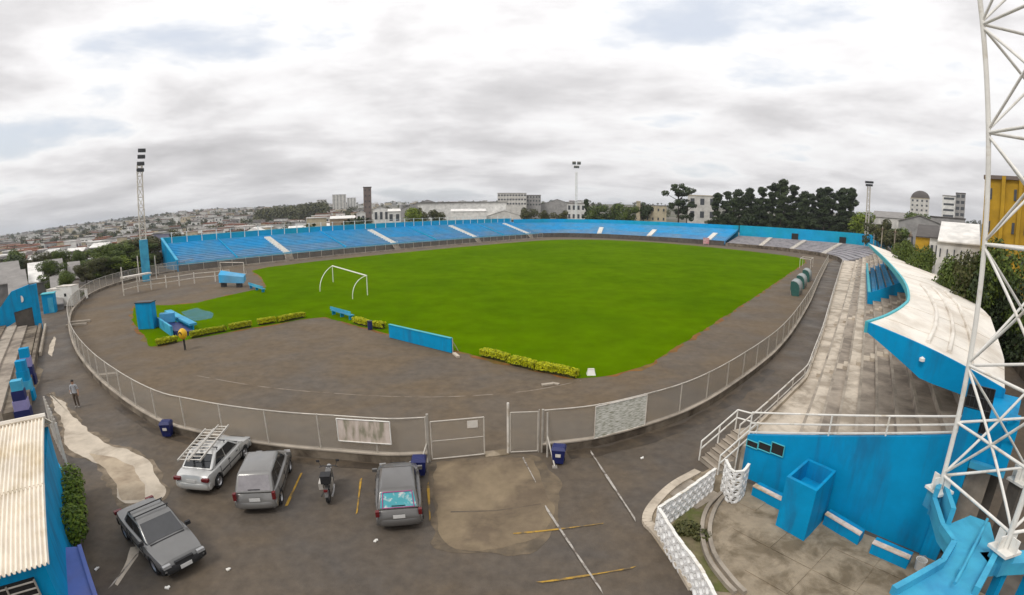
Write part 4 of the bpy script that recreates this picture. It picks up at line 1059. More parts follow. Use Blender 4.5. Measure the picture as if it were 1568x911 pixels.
def leaf_mat(name, c1, c2, trans=.25):
    m = bpy.data.materials.new(name); m.use_nodes = True; nt = m.node_tree; N = nt.nodes; L = nt.links; b = N['Principled BSDF']
    geo = N.new('ShaderNodeNewGeometry'); oi = N.new('ShaderNodeObjectInfo')
    r = N.new('ShaderNodeValToRGB'); r.color_ramp.elements[0].color = (*c1, 1); r.color_ramp.elements[1].color = (*c2, 1)
    ad = N.new('ShaderNodeMath'); ad.operation = 'MULTIPLY_ADD'; L.new(oi.outputs['Random'], ad.inputs[0]); ad.inputs[1].default_value = .3
    ml = N.new('ShaderNodeMath'); ml.operation = 'MULTIPLY'; ml.inputs[1].default_value = .75; L.new(geo.outputs['Random Per Island'], ml.inputs[0]); L.new(ml.outputs[0], ad.inputs[2])
    L.new(ad.outputs[0], r.inputs[0]); L.new(r.outputs[0], b.inputs['Base Color']); b.inputs['Roughness'].default_value = .6; b.inputs['Specular IOR Level'].default_value = .25
    M[name] = m; return m
leaf_mat('leaf_hedge', (.13, .18, .003), (.56, .55, .004))
leaf_mat('leaf_shrub', (.035, .075, .008), (.15, .21, .012))
leaf_mat('leaf_dark', (.012, .024, .009), (.055, .076, .024))
leaf_mat('leaf_mid', (.030, .058, .010), (.12, .155, .022))
leaf_mat('leaf_olive', (.030, .038, .010), (.10, .095, .030))
leaf_mat('leaf_bright', (.06, .10, .010), (.20, .25, .015))
rng = random.Random(5)
def shrub(name, label, pts, count, size, lm, stem=True, group=None, cat='shrub'):
    """pts: list of (centre, radii) in world; base under the first"""
    b = Vector((pts[0][0][0], pts[0][0][1], 0)); t = thing(name, label, cat, b, group=group)
    mb = MB(); leaf_cloud(mb, [((c[0] - b.x, c[1] - b.y, c[2]), r) for c, r in pts], count, size, rng); mb.build('foliage', M[lm], t)
    for c, r in pts:
        mb = MB(); mb.tube((c[0] - b.x, c[1] - b.y, 0), (c[0] - b.x, c[1] - b.y, c[2]), .03, 5)
        mb.tube((c[0] - b.x, c[1] - b.y, .0), (c[0] - b.x + r[0] * .5, c[1] - b.y + r[1] * .3, c[2] + r[2] * .4), .02, 4)
        mb.build('stem', M['bark'], t)
    return t
p1, p2 = G(117, 765), G(122, 838)
shrub('leafy_shrub', 'dense green shrub between the blue wall and the asphalt', [((*p1.lerp(p2, k).xy, .85 + .15 * math.sin(k * 9)), (.55, .6, .75)) for k in (0, .33, .66, 1.0)], 5200, .065, 'leaf_shrub')
tp = G(1050, 815); 
shrub('weedy_plant', 'low yellowish plant in the bed behind the lattice wall', [((tp.x, tp.y, .2), (.5, .35, .25)), ((tp.x + .4, tp.y - .4, .15), (.35, .3, .2))], 700, .06, 'leaf_olive')

# ---- clipped hedges along the grass
def hedge(a, b, label, w=.62, h=.54):
    a = Vector(a); b = Vector(b); t = thing('clipped_hedge', label, 'hedge', (a + b) / 2, group='clipped hedges along the grass edge')
    L_ = (b - a).length; d = (b - a).normalized(); nn = Vector((-d.y, d.x, 0)); mb = MB(); tops = MB()
    n = int(L_ * 800)
    for _ in range(n):
        s = rng.uniform(0, L_); side = rng.random()
        if side < .45: o_, z = rng.uniform(-w / 2, w / 2), h + rng.uniform(-.06, .05); nr = Vector((0, 0, 1))
        elif side < .95: o_, z = rng.choice((-1, 1)) * w / 2 * rng.uniform(.85, 1.05), rng.uniform(.20, h); nr = nn * (1 if o_ > 0 else -1)
        else: o_, z = rng.uniform(-w / 2, w / 2), rng.uniform(.1, h); s = rng.choice((0, L_)); nr = d
        wob = 1 + .18 * math.sin(s * 2.1)
        p = a + d * s + nn * o_ * wob; nr = (nr + Vector((rng.uniform(-1, 1), rng.uniform(-1, 1), rng.uniform(-1, 1))) * .8).normalized()
        t1 = nr.orthogonal().normalized(); t2 = nr.cross(t1); sz = rng.uniform(.03, .065)
        pp = Vector((p.x, p.y, z * (1 + .07 * math.sin(s * 1.3)))) - Vector((t.location.x, t.location.y, 0))
        mb.add([pp - t1 * sz, pp - t2 * sz, pp + t1 * sz, pp + t2 * sz], [(0, 1, 2, 3)])
    mb.build('foliage', M['leaf_hedge'], t)
    cb = MB(); cb.wall(a + d * .1, b - d * .1, w * .6, 0.0, h * .8); cb.build('woody_core', M['leaf_core'], t, world=True)
mat('leaf_core', (.045, .042, .010), .95, .4, 6.0)
for a, b, lb in (((240, 530), (272, 524), 'short clipped hedge left of the yellow ball bin'), ((292, 518), (346, 507), 'clipped hedge right of the yellow ball bin'), ((352, 506), (385, 500), 'short clipped hedge in the middle of the left row'),
                 ((395, 498), (422, 494), 'clipped hedge third from the left end of the row'), ((426, 494), (466, 486), 'clipped hedge at the right end of the left row'),
                 ((543, 494), (563, 500), 'small hedge left of the dark upright box'), ((572, 501), (588, 504), 'small hedge right of the dark upright box'),
                 ((738, 545), (778, 555), 'clipped hedge next to the long blue board'), ((782, 557), (820, 567), 'clipped hedge in the middle of the corner row'), ((823, 567), (884, 579), 'clipped hedge at the pitch corner')):
    hedge(G(*a), G(*b), lb)

# ---- stepped concrete bank at the far left
K0, K1 = G(48, 640), G(66, 505)
kd = (K1 - K0).normalized(); kn = Vector((-kd.y, kd.x, 0)); 
if kn.x > 0: kn = -kn
bkm = ['step_concrete', 'concrete', 'pale_concrete']
bk = thing('stepped_bank', 'grey stepped concrete bank along the left lane', 'terrace', K0)
for k in range(7):
    a = K0 + kn * (.5 + 1.1 * k); b = K1 + kn * (.5 + 1.1 * k) ; z = .6 + .17 * k
    mb = MB(); mb.prism([a, b, b + kn * 1.1, a + kn * 1.1], 0, z); mb.build('bank_step', M[['wall_concrete', 'step_concrete', 'concrete'][k % 3]], bk, world=True)
mb = MB(); mb.wall(K0 + kn * .2, K1 + kn * .2, .3, 0, .75); mb.build('front_wall', M['wall_concrete'], bk, world=True)
mb = MB(); a = G(62, 545); b = G(70, 500); mb.wall(a, b, .2, 0, .35); tag(mb.build('lane_kerb', M['pale_concrete'], loc=a, world=True), 'pale kerb stone line beside the left lane', 'kerb')
# painted pillars
for i, (p, hh, lb, cols) in enumerate((((38, 640), 2.3, 'nearest painted pillar with navy and lilac squares on the left lane', ('navy', 'lilac', 'navy', 'pale_blue')), ((44, 612), 2.6, 'light blue painted pillar between the two navy ones', ('blue_wall', 'pale_blue', 'blue_wall', 'blue_wall')), ((47, 588), 2.6, 'farthest painted pillar with a lilac top square', ('navy', 'navy', 'lilac', 'blue_wall')))):
    c0 = G(*p); t = thing('painted_pillar', lb, 'pillar', c0, .75, group='painted turnstile pillars')
    for k in range(4):
        mb = MB(); s = .8 - .08 * k; mb.box((0, 0, hh * (k + .5) / 4), (s * 1.2, s, hh / 4 - .004)); mb.build('painted_block', M[cols[k]], t)
# blue stair end wall
B0, B1, B2, B3 = G(8, 500), G(36, 520, 0), G(66, 500), G(72, 488)
t = thing('blue_end_wall', 'blue slanting end wall with a grey opening at the far left', 'wall', B2)
W0 = G(66, 503); W1 = W0 + kn * 8.5
mb = MB()
# portal of slanting wall, pier and lintel
mb.wall(W0, W0 + kn * .8, .5, 0, 4.9, 0, 4.8); mb.build('pier', M['blue_wall'], t, world=True)
mb = MB(); mb.wall(W0 + kn * .8, W0 + kn * 2.8, .45, 2.5, 4.9, 2.2, 4.4); mb.build('lintel', M['blue_wall'], t, world=True)
mb = MB(); mb.wall(W0 + kn * 2.8, W0 + kn * 5.6, .45, 1.2, 4.4, .0, 1.4); mb.build('slanting_wall', M['blue_wall'], t, world=True)
mb = MB(); mb.wall(W0 + kn * .8, W0 + kn * 2.8, .2, 0, 2.49); o = mb.build('opening', M['dark_concrete'], t, world=True)
mb = MB(); c0 = W0 + kn * 1.8 - kd * .26; mb.lathe([(0, -.02), (.35, -.02), (.35, .02), (0, .02)], 16, (c0.x, c0.y, 3.5), 'Y'); mb.build('emblem', M['white_worn'], t, world=True)
c0 = G(78, 478); t = thing('blue_kiosk', 'small blue kiosk beside the white cabins', 'kiosk', c0, .7)
mb = MB(); mb.box((0, 0, 1.2), (1.6, 1.6, 2.4)); mb.build('body', M['blue_wall'], t)
mb = MB(); mb.box((0, 0, 2.46), (1.8, 1.8, .1)); mb.build('roof', M['teal_edge'], t); mb = MB(); mb.box((.3, -.81, 1.0), (.7, .04, 1.9)); mb.build('door', M['pale_blue'], t)
# white cabins
for p, lb, s in (((90, 469), 'white cabin nearest the blue kiosk', (2.2, 1.7, 2.3)), ((107, 468), 'white cabin with a dark window right of its twin', (2.5, 1.8, 2.6)), ((123, 459), 'low white tank beside the cabins', (2.0, 1.3, 1.3))):
    c0 = G(*p); t = thing('white_cabin', lb, 'cabin', c0, .25, group='white cabins at the far left')
    mb = MB(); mb.box((0, 0, s[2] / 2 + .12), s); mb.build('body', M['white_paint'], t)
    mb = MB(); mb.box((0, 0, s[2] + .16), (s[0] + .1, s[1] + .1, .08)); mb.build('roof', M['white_worn'], t)
    mb = MB(); mb.box((.1, -s[1] / 2 - .01, s[2] * .62), (.35, .03, .4)); mb.build('window', M['dark_hole'], t)
    for sx in (-1, 1):
        mb = MB(); mb.box((sx * (s[0] / 2 - .2), 0, .06), (.2, s[1], .12)); mb.build('skid', M['dark_metal'], t)

# ================================================================== things on and round the pitch
def bench_low(a, b, label, m='pale_blue'):
    a = Vector(a); b = Vector(b); t = thing('low_bench', label, 'bench', (a + b) / 2, math.atan2((b - a).y, (b - a).x)); L_ = (b - a).length
    mb = MB(); mb.box((0, 0, .46), (L_, .42, .07)); mb.build('seat', M[m], t)
    mb = MB(); mb.box((0, .2, .72), (L_, .05, .28), rx=.12); mb.build('backrest', M[m], t)
    for s in (-.42, 0, .42):
        mb = MB(); mb.box((L_ * s, 0, .21), (.1, .38, .42)); mb.build('leg', M['blue_wall'], t)
# goal with curved net supports
def goal(p1_, p2_, q1, q2, label):
    a, b = Vector(p1_), Vector(p2_); t = thing('football_goal', label, 'goal', (a + b) / 2); bk1, bk2 = Vector(q1), Vector(q2)
    for p, q in ((a, bk1), (b, bk2)):
        mb = MB(); mb.tube(p, (p.x, p.y, 2.44), .06, 10); mb.build('post', M['white_paint'], t, world=True, smooth=60)
        d = q - p; pts = [Vector((p.x, p.y, 2.44)) + Vector((d.x, d.y, 0)) * (s) for s in (0,)]
        pts = []
        for k in range(11):
            s = k / 10; pts.append(Vector((p.x + d.x * math.sin(s * math.pi / 2), p.y + d.y * math.sin(s * math.pi / 2), 2.44 * math.cos(s * math.pi / 2) ** .8 if s < 1 else 0)))
        mb = MB(); mb.path(pts, .045, 8); mb.build('net_support', M['white_paint'], t, world=True, smooth=60)
    mb = MB(); mb.tube((a.x, a.y, 2.44), (b.x, b.y, 2.44), .085, 10); mb.build('crossbar', M['white_paint'], t, world=True, smooth=60)
goal(G(562.8, 452), G(510.2, 432), G(540, 458), G(490, 446.5), 'white football goal with curved supports and no net on the pitch')
t = thing('practice_goal', 'small pale goal frame behind the blue board at the far left', 'goal', G(355, 425))
a, b = G(338, 420), G(374, 421); mb = MB(); mb.path([(a.x, a.y, 0), (a.x, a.y, 2.2), (b.x, b.y, 2.2), (b.x, b.y, 0)], .07, 6); mb.build('frame', M['white_worn'], t, world=True)
mb = MB(); d = Vector((-.4, 1.6, 0)); a2, b2 = a + d, b + d; mb.path([(a.x, a.y, 2.2), (a2.x, a2.y, 0), (b2.x, b2.y, 0), (b.x, b.y, 2.2)], .05, 6); mb.build('net_frame', M['white_worn'], t, world=True)
# long blue board
a, b = G(597, 517), G(692, 541)
t = thing('advert_board', 'long blue board standing at the grass edge near the corner hedges', 'board', (a + b) / 2)
d = (b - a).normalized(); nn = Vector((-d.y, d.x, 0))
mb = MB(); mb.wall(a, b, .12, .04, 1.12); mb.build('panel', M['blue_wall'], t, world=True)
mb = MB(); mb.wall(a, b, .22, 1.122, 1.17); mb.build('top_edge', M['teal_edge'], t, world=True)
for k in range(6):
    p = a.lerp(b, k / 5) + nn * .1; mb = MB(); mb.tube((p.x, p.y, 0), (p.x, p.y, 1.1), .035, 6); mb.tube((p.x, p.y, .9), (p.x + nn.x * .6, p.y + nn.y * .6, 0), .03, 6); mb.build('stay', M['rail_metal'], t, world=True)
p = b + d * .2; mb = MB(); mb.wall(p, p + d * .9 - nn * .5, .25, 0, .12); tag(mb.build('drain_slab', M['pale_concrete'], loc=p, world=True), 'pale slab at the right end of the long blue board', 'slab')
bench_low(G(540, 490), G(509, 481), 'pale blue bench at the grass edge left of the small hedges')
bench_low(G(405, 448), G(383, 441), 'small pale blue bench on the grass at the left end')
t = thing('dark_box', 'dark upright box between two small hedges', 'box', G(567, 505)); mb = MB(); mb.box((0, 0, .42), (.36, .3, .72)); mb.build('body', M['navy'], t); mb = MB(); mb.box((0, 0, .80), (.42, .36, .06)); mb.build('lid', M['dark_metal'], t); mb = MB(); mb.box((0, 0, .04), (.3, .26, .08)); mb.build('foot', M['dark_metal'], t)
# blue board on a trolley behind the strip
a, b = G(336, 440), G(374, 441)
t = thing('board_trolley', 'blue board on a small stand at the left end of the pitch', 'board', (a + b) / 2)
c0 = (a + b) / 2; L_ = (b - a).length
mb = MB(); mb.hexa([(a.x, a.y, .7), (b.x, b.y, .7), (b.x - .3, b.y + 1.2, 1.0), (a.x - .3, a.y + 1.2, 1.0)], [(a.x, a.y, 1.9), (b.x, b.y, 1.6), (b.x - .3, b.y + 1.2, 1.9), (a.x - .3, a.y + 1.2, 2.4)]); mb.build('panel', M['blue_stand'], t, world=True)
for q_ in (.12, .75):
    p = a.lerp(b, q_); mb = MB(); mb.box((p.x, p.y + .5, .35), (.8, .5, .7)); mb.build('stand', M['dark_metal'], t, world=True)
# tall blue panel box
a, b = G(212, 505), G(236, 504); c0 = (a + b) / 2; an = math.atan2((b - a).y, (b - a).x); L_ = (b - a).length
t = thing('blue_cabinet', 'tall blue cabinet at the left corner of the practice strip', 'cabinet', c0, an)
mb = MB(); mb.box((0, .5, 1.35), (L_, 1.0, 2.6)); mb.build('body', M['blue_wall'], t); mb = MB(); mb.box((0, .5, 2.68), (L_ + .15, 1.15, .08)); mb.build('roof', M['dark_metal'], t)
mb = MB(); mb.box((0, .5, .025), (L_ - .1, .9, .05)); mb.build('foot', M['dark_concrete'], t)
# dugout with two slanted rails
a, b, c_ = G(247, 500), G(268, 515), G(298, 507)
t = thing('blue_dugout', 'low blue dugout with slanting pale edges behind the left hedge', 'shelter', b)
dd = (b - a); ww = Vector((1.9, .6, 0))
mb = MB(); mb.hexa([(*a.xy, 0), (*b.xy, 0), (*(b + ww).xy, 0), (*(a + ww).xy, 0)], [(*a.xy, .5), (*b.xy, .5), (*(b + ww).xy, .35), (*(a + ww).xy, .35)]); mb.build('pit', M['navy'], t, world=True)
mb = MB(); mb.wall(a + Vector((-.2, -.1, 0)), b + Vector((-.2, -.1, 0)), .2, 0, .95); mb.build('side_wall', M['pale_blue'], t, world=True)
mb = MB(); mb.box((*(a + ww * .4).xy, .9), (1.5, .9, .9), .6); mb.build('end_box', M['blue_stand'], t, world=True)
a2, b2 = G(258, 485), G(297, 507); mb = MB(); mb.wall(a2, b2, .75, .55, .75); mb.build('canopy', M['pale_blue'], t, world=True)
mb = MB(); mb.wall(a2, b2, .1, 0, .548); mb.build('canopy_wall', M['blue_wall'], t, world=True)
# blue net lying on the grass
mb = MB(); pts = rough([G(*p, 0) for p in ((280, 478), (300, 472), (325, 478), (326, 488), (300, 492), (285, 490))], .6, .25, 4.0)
o = sheet('blue_net', pts, .05, see_through('net_blue', (.05, .25, .40), .62), ''); tag(o, 'thin blue net spread on the grass by the dugout', 'net'); del o['kind']
# yellow ball bin on a post
c0 = G(283, 536); t = thing('yellow_ball_bin', 'yellow ball shaped bin on a dark post before the left hedge', 'bin', c0)
mb = MB(); mb.tube((0, 0, 0), (0, 0, 1.0), .05, 8); mb.tube((.12, 0, 0), (.1, 0, 1.0), .035, 8); mb.build('post', M['dark_metal'], t)
mb = MB(); n = 10; mb.lathe([(.38 * math.sin(math.pi * k / n) * (1 if k < 8 else .95), 1.35 - .46 * math.cos(math.pi * k / n)) for k in range(n + 1)], 18); mb.build('shell', M['yellow_plastic'], t, smooth=60)
mb = MB(); mb.lathe([(.0, 0), (.17, 0), (.17, .03), (0, .03)], 12, (0, -.36, 1.42), 'Y'); mb.build('mouth', M['dark_hole'], t)
# white pipe fence at the left end
pts = [G(*p) for p in ((190, 453), (212, 447), (232, 444), (255, 441), (275, 438), (298, 434), (330, 431), (352, 428))]
t = thing('pipe_fence', 'pale pipe fence with uneven posts at the left end of the track', 'fence', pts[0])
for i, p in enumerate(pts): mb = MB(); hh = [4.2, 2.4, 2.2, 2.0, 2.0, 1.8, 1.7, 1.6][i]; mb.tube((p.x, p.y, 0), (p.x, p.y, hh), .09, 8); mb.build('post', M['white_worn'], t, world=True)
for zz in (.9, 1.6): mb = MB(); mb.path([(p.x, p.y, zz) for p in pts], .05, 6); mb.build('rail', M['white_worn'], t, world=True)
mb = MB(); mb.wall(pts[0], pts[2], 1.1, 2.55, 2.75); mb.build('shelf', M['white_worn'], t, world=True)
for p, hh in (((214, 432), 4.6), ((240, 428), 4.3)):
    c0 = G(*p); mb = MB(); mb.tube((c0.x, c0.y, 0), (c0.x, c0.y, hh), .09, 8); mb.build('tall_post', M['white_worn'], t, world=True)
# kerb stones on the track
for i, p in enumerate(((117, 499), (123, 494), (163, 577))):
    c0 = G(*p); mb = MB(); mb.box((0, 0, .12), (2.4 if i < 2 else 1.8, .45, .22), .5); tag(mb.build('loose_slab', M['concrete'], loc=c0 + Vector((0, 0, .005))), ['pale slab lying inside the left fence bend', 'second pale slab inside the left fence bend', 'pale beam lying inside the fence near the standing person'][i], 'slab')
# white marker at the pitch corner
c0 = G(905, 574); t = thing('corner_marker', 'small white marker at the near corner of the pitch', 'marker', c0); mb = MB(); mb.hexa([(-.28, -.2, 0), (.28, -.2, 0), (.28, .2, 0), (-.28, .2, 0)], [(-.2, -.05, .36), (.2, -.05, .36), (.2, .15, .36), (-.2, .15, .36)]); mb.build('body', M['white_paint'], t); mb = MB(); mb.box((0, .05, .38), (.42, .22, .03)); mb.build('top', M['white_worn'], t)
mb = MB(); mb.box((0, 0, .06), (.7, .25, .1), .3); mb.box((.5, .15, .05), (.5, .2, .08), -.5); tag(mb.build('rubble', M['concrete'], loc=G(838, 590) + Vector((0, 0, .005))), 'small heap of pale rubble on the track before the corner', 'rubble')
# ---- left floodlight pylon
def pylon(name, label, base, ztop, w0, w1, heads, blue_base=None, m='white_worn', lm='dark_metal', rz=0.0):
    t = thing(name, label, 'floodlight', base, rz)
    def q(i, z): k = w0 + (w1 - w0) * z / ztop; return Vector((k * (1 if i & 1 else -1), k * (1 if i & 2 else -1), z))
    for i in range(4): mb = MB(); mb.tube(q(i, 0), q(i, ztop), .10, 6); mb.build('leg', M[m], t)
    n = max(4, int(ztop / 1.7))
    for a, b in ((0, 1), (1, 3), (3, 2), (2, 0)):
        for k in range(n):
            z0, z1 = ztop * k / n, ztop * (k + 1) / n; mb = MB(); mb.tube(q(a, z0), q(b, z1), .055, 4); mb.tube(q(a, z1), q(b, z1), .055, 4); mb.build('brace', M[m], t)
    for (x, z, wd, hh) in heads:
        mb = MB(); mb.box((x, -.3, z), (wd, .5, hh), rx=.35); h = mb.build('lamp_bank', M[lm], t)
        for k in range(3): mb = MB(); mb.lathe([(0, -.06), (.26, -.06), (.2, .06), (0, .06)], 10, (x + (k - 1) * wd / 3, -.60, z - .1), 'Y'); mb.build('lamp', M['glass_dark'], h)
    if blue_base: mb = MB(); mb.box((0, 0, blue_base / 2), (1.5, 1.5, blue_base)); mb.build('blue_base', M['pale_blue'], t)
    return t
pylon('floodlight_pylon', 'tall slim floodlight pylon on a blue base left of the long stand', G(225, 430), 20.3, .55, .45, [(.45, 22.9, 1.35, .6), (.35, 21.8, 1.35, .6), (.2, 20.6, 1.3, .6), (0.1, 19.5, 1.3, .6)], 7.3, rz=.75)
bb = UV(146, -13.5)
pylon('floodlight_pylon', 'grey floodlight pylon beside the far right terrace', bb, 21.5, .5, .4, [(0, 22.3, 2.6, .6), (0, 21.4, 2.2, .6)], None, 'rail_metal', rz=-.5)
bb = DI(882, 335, 205); bb.z = 0
pylon('floodlight_pylon', 'pale floodlight mast behind the centre of the far stands', bb, 25.5, .4, .3, [(-1.0, 29.2, 1.5, 1.3), (1.0, 29.2, 1.5, 1.3), (0, 27.6, 2.2, 1.0)], None, 'white_paint', 'galvanised')

# ================================================================== vehicles
def paint(name, col, rough=.32, metal=.35):
    return mat(name, col, rough, .06, 3.0, metal=metal, spec=.5, coat=.6)
paint('paint_dark', (.115, .110, .104)); paint('paint_grey', (.19, .184, .174)); paint('paint_silver', (.55, .545, .525)); paint('paint_charcoal', (.17, .168, .162))
mat('trim_black', (.018, .018, .019), .6, .2, 5.0); mat('lamp_red', (.12, .010, .012), .25, .1, 5.0); mat('lamp_clear', (.30, .30, .30), .15, .1, 5.0, spec=.7)
mat('plate_white', (.58, .57, .55), .5, .1, 8.0); mat('aluminium', (.55, .52, .47), .45, .15, 5.0, metal=.4)
mat('sunshade', (.06, .30, .34), .7, .15, 3.0, col2=(.50, .52, .50), c2pos=(.52, .64), c2scale=4.5); mat('pink_trim', (.30, .06, .17), .6, .2, 4.0)
mat('glass_grey', (.035, .036, .038), .08, .15, 2.0, spec=.7); mat('glass_haze', (.22, .205, .21), .15, .2, 2.5, spec=.6)
_tyre = MB().lathe([(.19, -.075), (.265, -.09), (.29, -.06), (.295, 0), (.29, .06), (.265, .09), (.19, .075), (.19, -.075)], 20, axis='Y').mesh('tyre', M['black_rubber'], smooth=50)
_rim = MB().lathe([(.0, .035), (.06, .05), (.09, .02), (.16, .03), (.19, .07), (.2, .04), (.2, -.06), (0, -.06)], 12, axis='Y').mesh('rim', M['rim_metal'], smooth=40)
def make_car(label, loc, heading, L, W, H, pm, style, front_glass='glass_dark', rear_glass='glass_dark', rack=False):
    t = thing('parked_car', label, 'car', loc, heading, group='cars parked in the yard')
    hl = L / 2; wb = .30 * L; wx = (wb + .02, -wb - .02)
    if style == 'hatch': belt, xs = .88, (-hl + .10, -hl + .52, .22, .92)
    elif style == 'wagon': belt, xs = .90, (-hl + .07, -hl + .52, .30, 1.10)
    elif style == 'fastback': belt, xs = .90, (-hl + .50, -hl + 1.15, .25, .98)
    else: belt, xs = .86, (-hl + .92, -hl + 1.38, .28, .98)
    hood_f = .70; tail = belt if style in ('hatch', 'wagon') else belt - .02
    def deck(x):
        return float(np.interp(x, [-hl, -hl + .06, -hl + .2, xs[3], hl - .35, hl - .08, hl], [.58, tail - .10, tail, belt, hood_f + .05, hood_f - .03, .48]))
    def hw(x): return W / 2 * (1 - .11 * abs(x / hl) ** 5 - .035 * abs(x / hl) ** 2)
    def arch(x):
        z = 0
        for c in wx:
            d = abs(x - c)
            if d < .345: z = max(z, .29 + math.sqrt(.345 ** 2 - d * d))
        return z
    xsn = sorted(set([round(v, 3) for v in list(np.linspace(-hl, hl, 34)) + [c + s * .345 * math.cos(a) for c in wx for s in (-1, 1) for a in (0.02, .4, .8, 1.2)]]))
    secs = []
    for x in xsn:
        w = hw(x); zd = deck(x); ar = arch(x); e = 1 - min(1, (hl - abs(x)) / .12); zb = .20 + .12 * e
        half = [(w * .86, max(zb, ar - .01 if ar else zb)), (w * .965, max(zb + .10, ar)), (w * 1.0, max(.5 * (zb + zd), ar + .02)), (w * .992, zd - .13), (w * .95, zd - .035), (w * .80, zd), (w * .4, zd + .018)]
        half = [(y, min(max(z, zb), max(zd, z) if z <= zd else zd + .018)) for y, z in half]
        sec = [(x, y, z) for y, z in half] + [(x, -y, z) for y, z in reversed(half)]
        secs.append(sec)
    mb = MB(); mb.loft(secs, closed=True); body = mb.build('body', M[pm], t, smooth=38)
    # greenhouse
    wt_, wb_ = W / 2 * .74, W / 2 * .915
    x0, x1, x2, x3 = xs; b = belt - .01
    lo = [(x0, -wb_ * .94, b), (x0, wb_ * .94, b), (x3, wb_ * .94, b), (x3, -wb_ * .94, b)]
    hi = [(x1, -wt_, H - .04), (x1, wt_, H - .04), (x2, wt_, H - .04), (x2, -wt_, H - .04)]
    tp = [(x1 + .10, -wt_ * .82, H), (x1 + .10, wt_ * .82, H), (x2 - .12, wt_ * .82, H), (x2 - .12, -wt_ * .82, H)]
    mb = MB(); mb.add(lo + hi + tp, [(0, 1, 5, 4), (1, 2, 6, 5), (2, 3, 7, 6), (3, 0, 4, 7), (4, 5, 9, 8), (5, 6, 10, 9), (6, 7, 11, 10), (7, 4, 8, 11), (8, 9, 10, 11), (3, 2, 1, 0)])
    cabin = mb.build('cabin', M[pm], t, smooth=28); bv = cabin.modifiers.new('b', 'BEVEL'); bv.width = .06; bv.segments = 3; bv.limit_method = 'ANGLE'; bv.angle_limit = .5
    def pane(name, q, u0, u1, v0, v1, m, parent=cabin):
        q = [Vector(p) for p in q]
        f = lambda u, v: (q[0] * (1 - u) + q[1] * u) * (1 - v) + (q[3] * (1 - u) + q[2] * u) * v
        n = (q[1] - q[0]).cross(q[3] - q[0]).normalized()
        c = (q[0] + q[1] + q[2] + q[3]) / 4
        if n.dot(c - Vector((0, 0, .8))) < 0: n = -n
        ps = [f(u0, v0), f(u1, v0), f(u1, v1), f(u0, v1)]
        mb = MB(); mb.hexa([p + n * .002 for p in ps], [p + n * .010 for p in ps]); return mb.build(name, M[m], parent)
    V = lambda *a: Vector(a)
    rw = pane('rear_window', (lo[0], lo[1], hi[1], hi[0]), .07, .93, .12, .90, rear_glass)
    pane('windscreen', (lo[3], lo[2], hi[2], hi[3]), .05, .95, .05, .93, front_glass)
    for s, (a, bq, c, d) in ((1, (lo[1], lo[2], hi[2], hi[1])), (-1, (lo[0], lo[3], hi[3], hi[0]))):
        for (u0, u1) in ((.10, .31), (.34, .60), (.63, .93)) if style in ('wagon',) else ((.12, .47), (.50, .93)):
            pane('side_window', (a, bq, c, d), u0, u1, .10, .90, 'glass_dark')
    # bumpers, lamps, plates
    for s, nm in ((1, 'front_bumper'), (-1, 'rear_bumper')):
        mb = MB(); secs = []
        for y in np.linspace(-1, 1, 9):
            yy = y * W / 2 * .93; xx = s * (hl + .03 - .12 * abs(y) ** 4); secs.append([(xx, yy, .30), (xx + s * .03, yy, .36), (xx + s * .03, yy, .48), (xx, yy, .55), (xx - s * .12, yy, .55), (xx - s * .12, yy, .30)])
        mb.loft(secs, closed=True); mb.build(nm, M[pm if style != 'sedan' else 'trim_black'], t, smooth=35)
        mb = MB(); mb.box((s * (hl + .068 if s > 0 else hl + .015), 0, .43 if s > 0 else .66), (.015, .40, .13)); mb.build('number_plate', M['plate_white'], t)
        for q_ in (-1, 1):
            mb = MB()
            if s > 0: mb.box((hl - .035, q_ * W * .36, .60), (.12, .26, .10))
            elif style in ('hatch', 'wagon'): mb.box((-hl + .035, q_ * W * .425, .80), (.14, .12, .28 if style == 'wagon' else .20))
            else: mb.box((-hl + .045, q_ * W * .38, .72), (.14, .30, .12))
            mb.build('headlight' if s > 0 else 'tail_light', M['lamp_clear' if s > 0 else 'lamp_red'], t)
    mb = MB(); mb.box((hl - .005, 0, .60), (.08, W * .38, .10)); mb.build('grille', M['trim_black'], t)
    for q_ in (-1, 1):
        mb = MB(); mb.box((x3 - .12, q_ * (W / 2 + .02), belt + .09), (.10, .18, .12)); mb.build('mirror', M['trim_black' if style == 'sedan' else pm], t)
        mb = MB(); mb.box((0, q_ * (W / 2 - .001), .56), (1.9, .018, .045)); mb.build('side_strip', M['trim_black'], t)
        for hx in (-.10, .62): mb = MB(); mb.box((hx - .15, q_ * (W / 2 - .002), belt - .13), (.15, .03, .03)); mb.build('door_handle', M['trim_black'], t)
    for q_ in (-1, 1):      # door gaps
        for gx in ((x3 - .25, x3 - 1.25, x0 + .55) if style != 'hatch' else (x3 - .25, x3 - 1.45)):
            mb = MB(); mb.box((gx, q_ * (hw(gx) * .997), .60), (.014, .016, .44)); mb.build('door_gap', M['trim_black'], t)
    mb = MB(); mb.box((x3 + .06, 0, deck(x3 + .06) + .020), (.05, W * .74, .012)); mb.build('cowl', M['trim_black'], t)
    for c in wx:
        for q_ in (-1, 1):
            w_ = thing('wheel', None, None, (c, q_ * (W / 2 - .11), .295)); w_.parent = t
            inst('tyre', _tyre, w_); inst('rim', _rim, w_, rz=0 if q_ > 0 else math.pi)
    mb = MB(); mb.box((0, 0, .24), (L * .9, W * .78, .12)); mb.build('underbody', M['trim_black'], t)
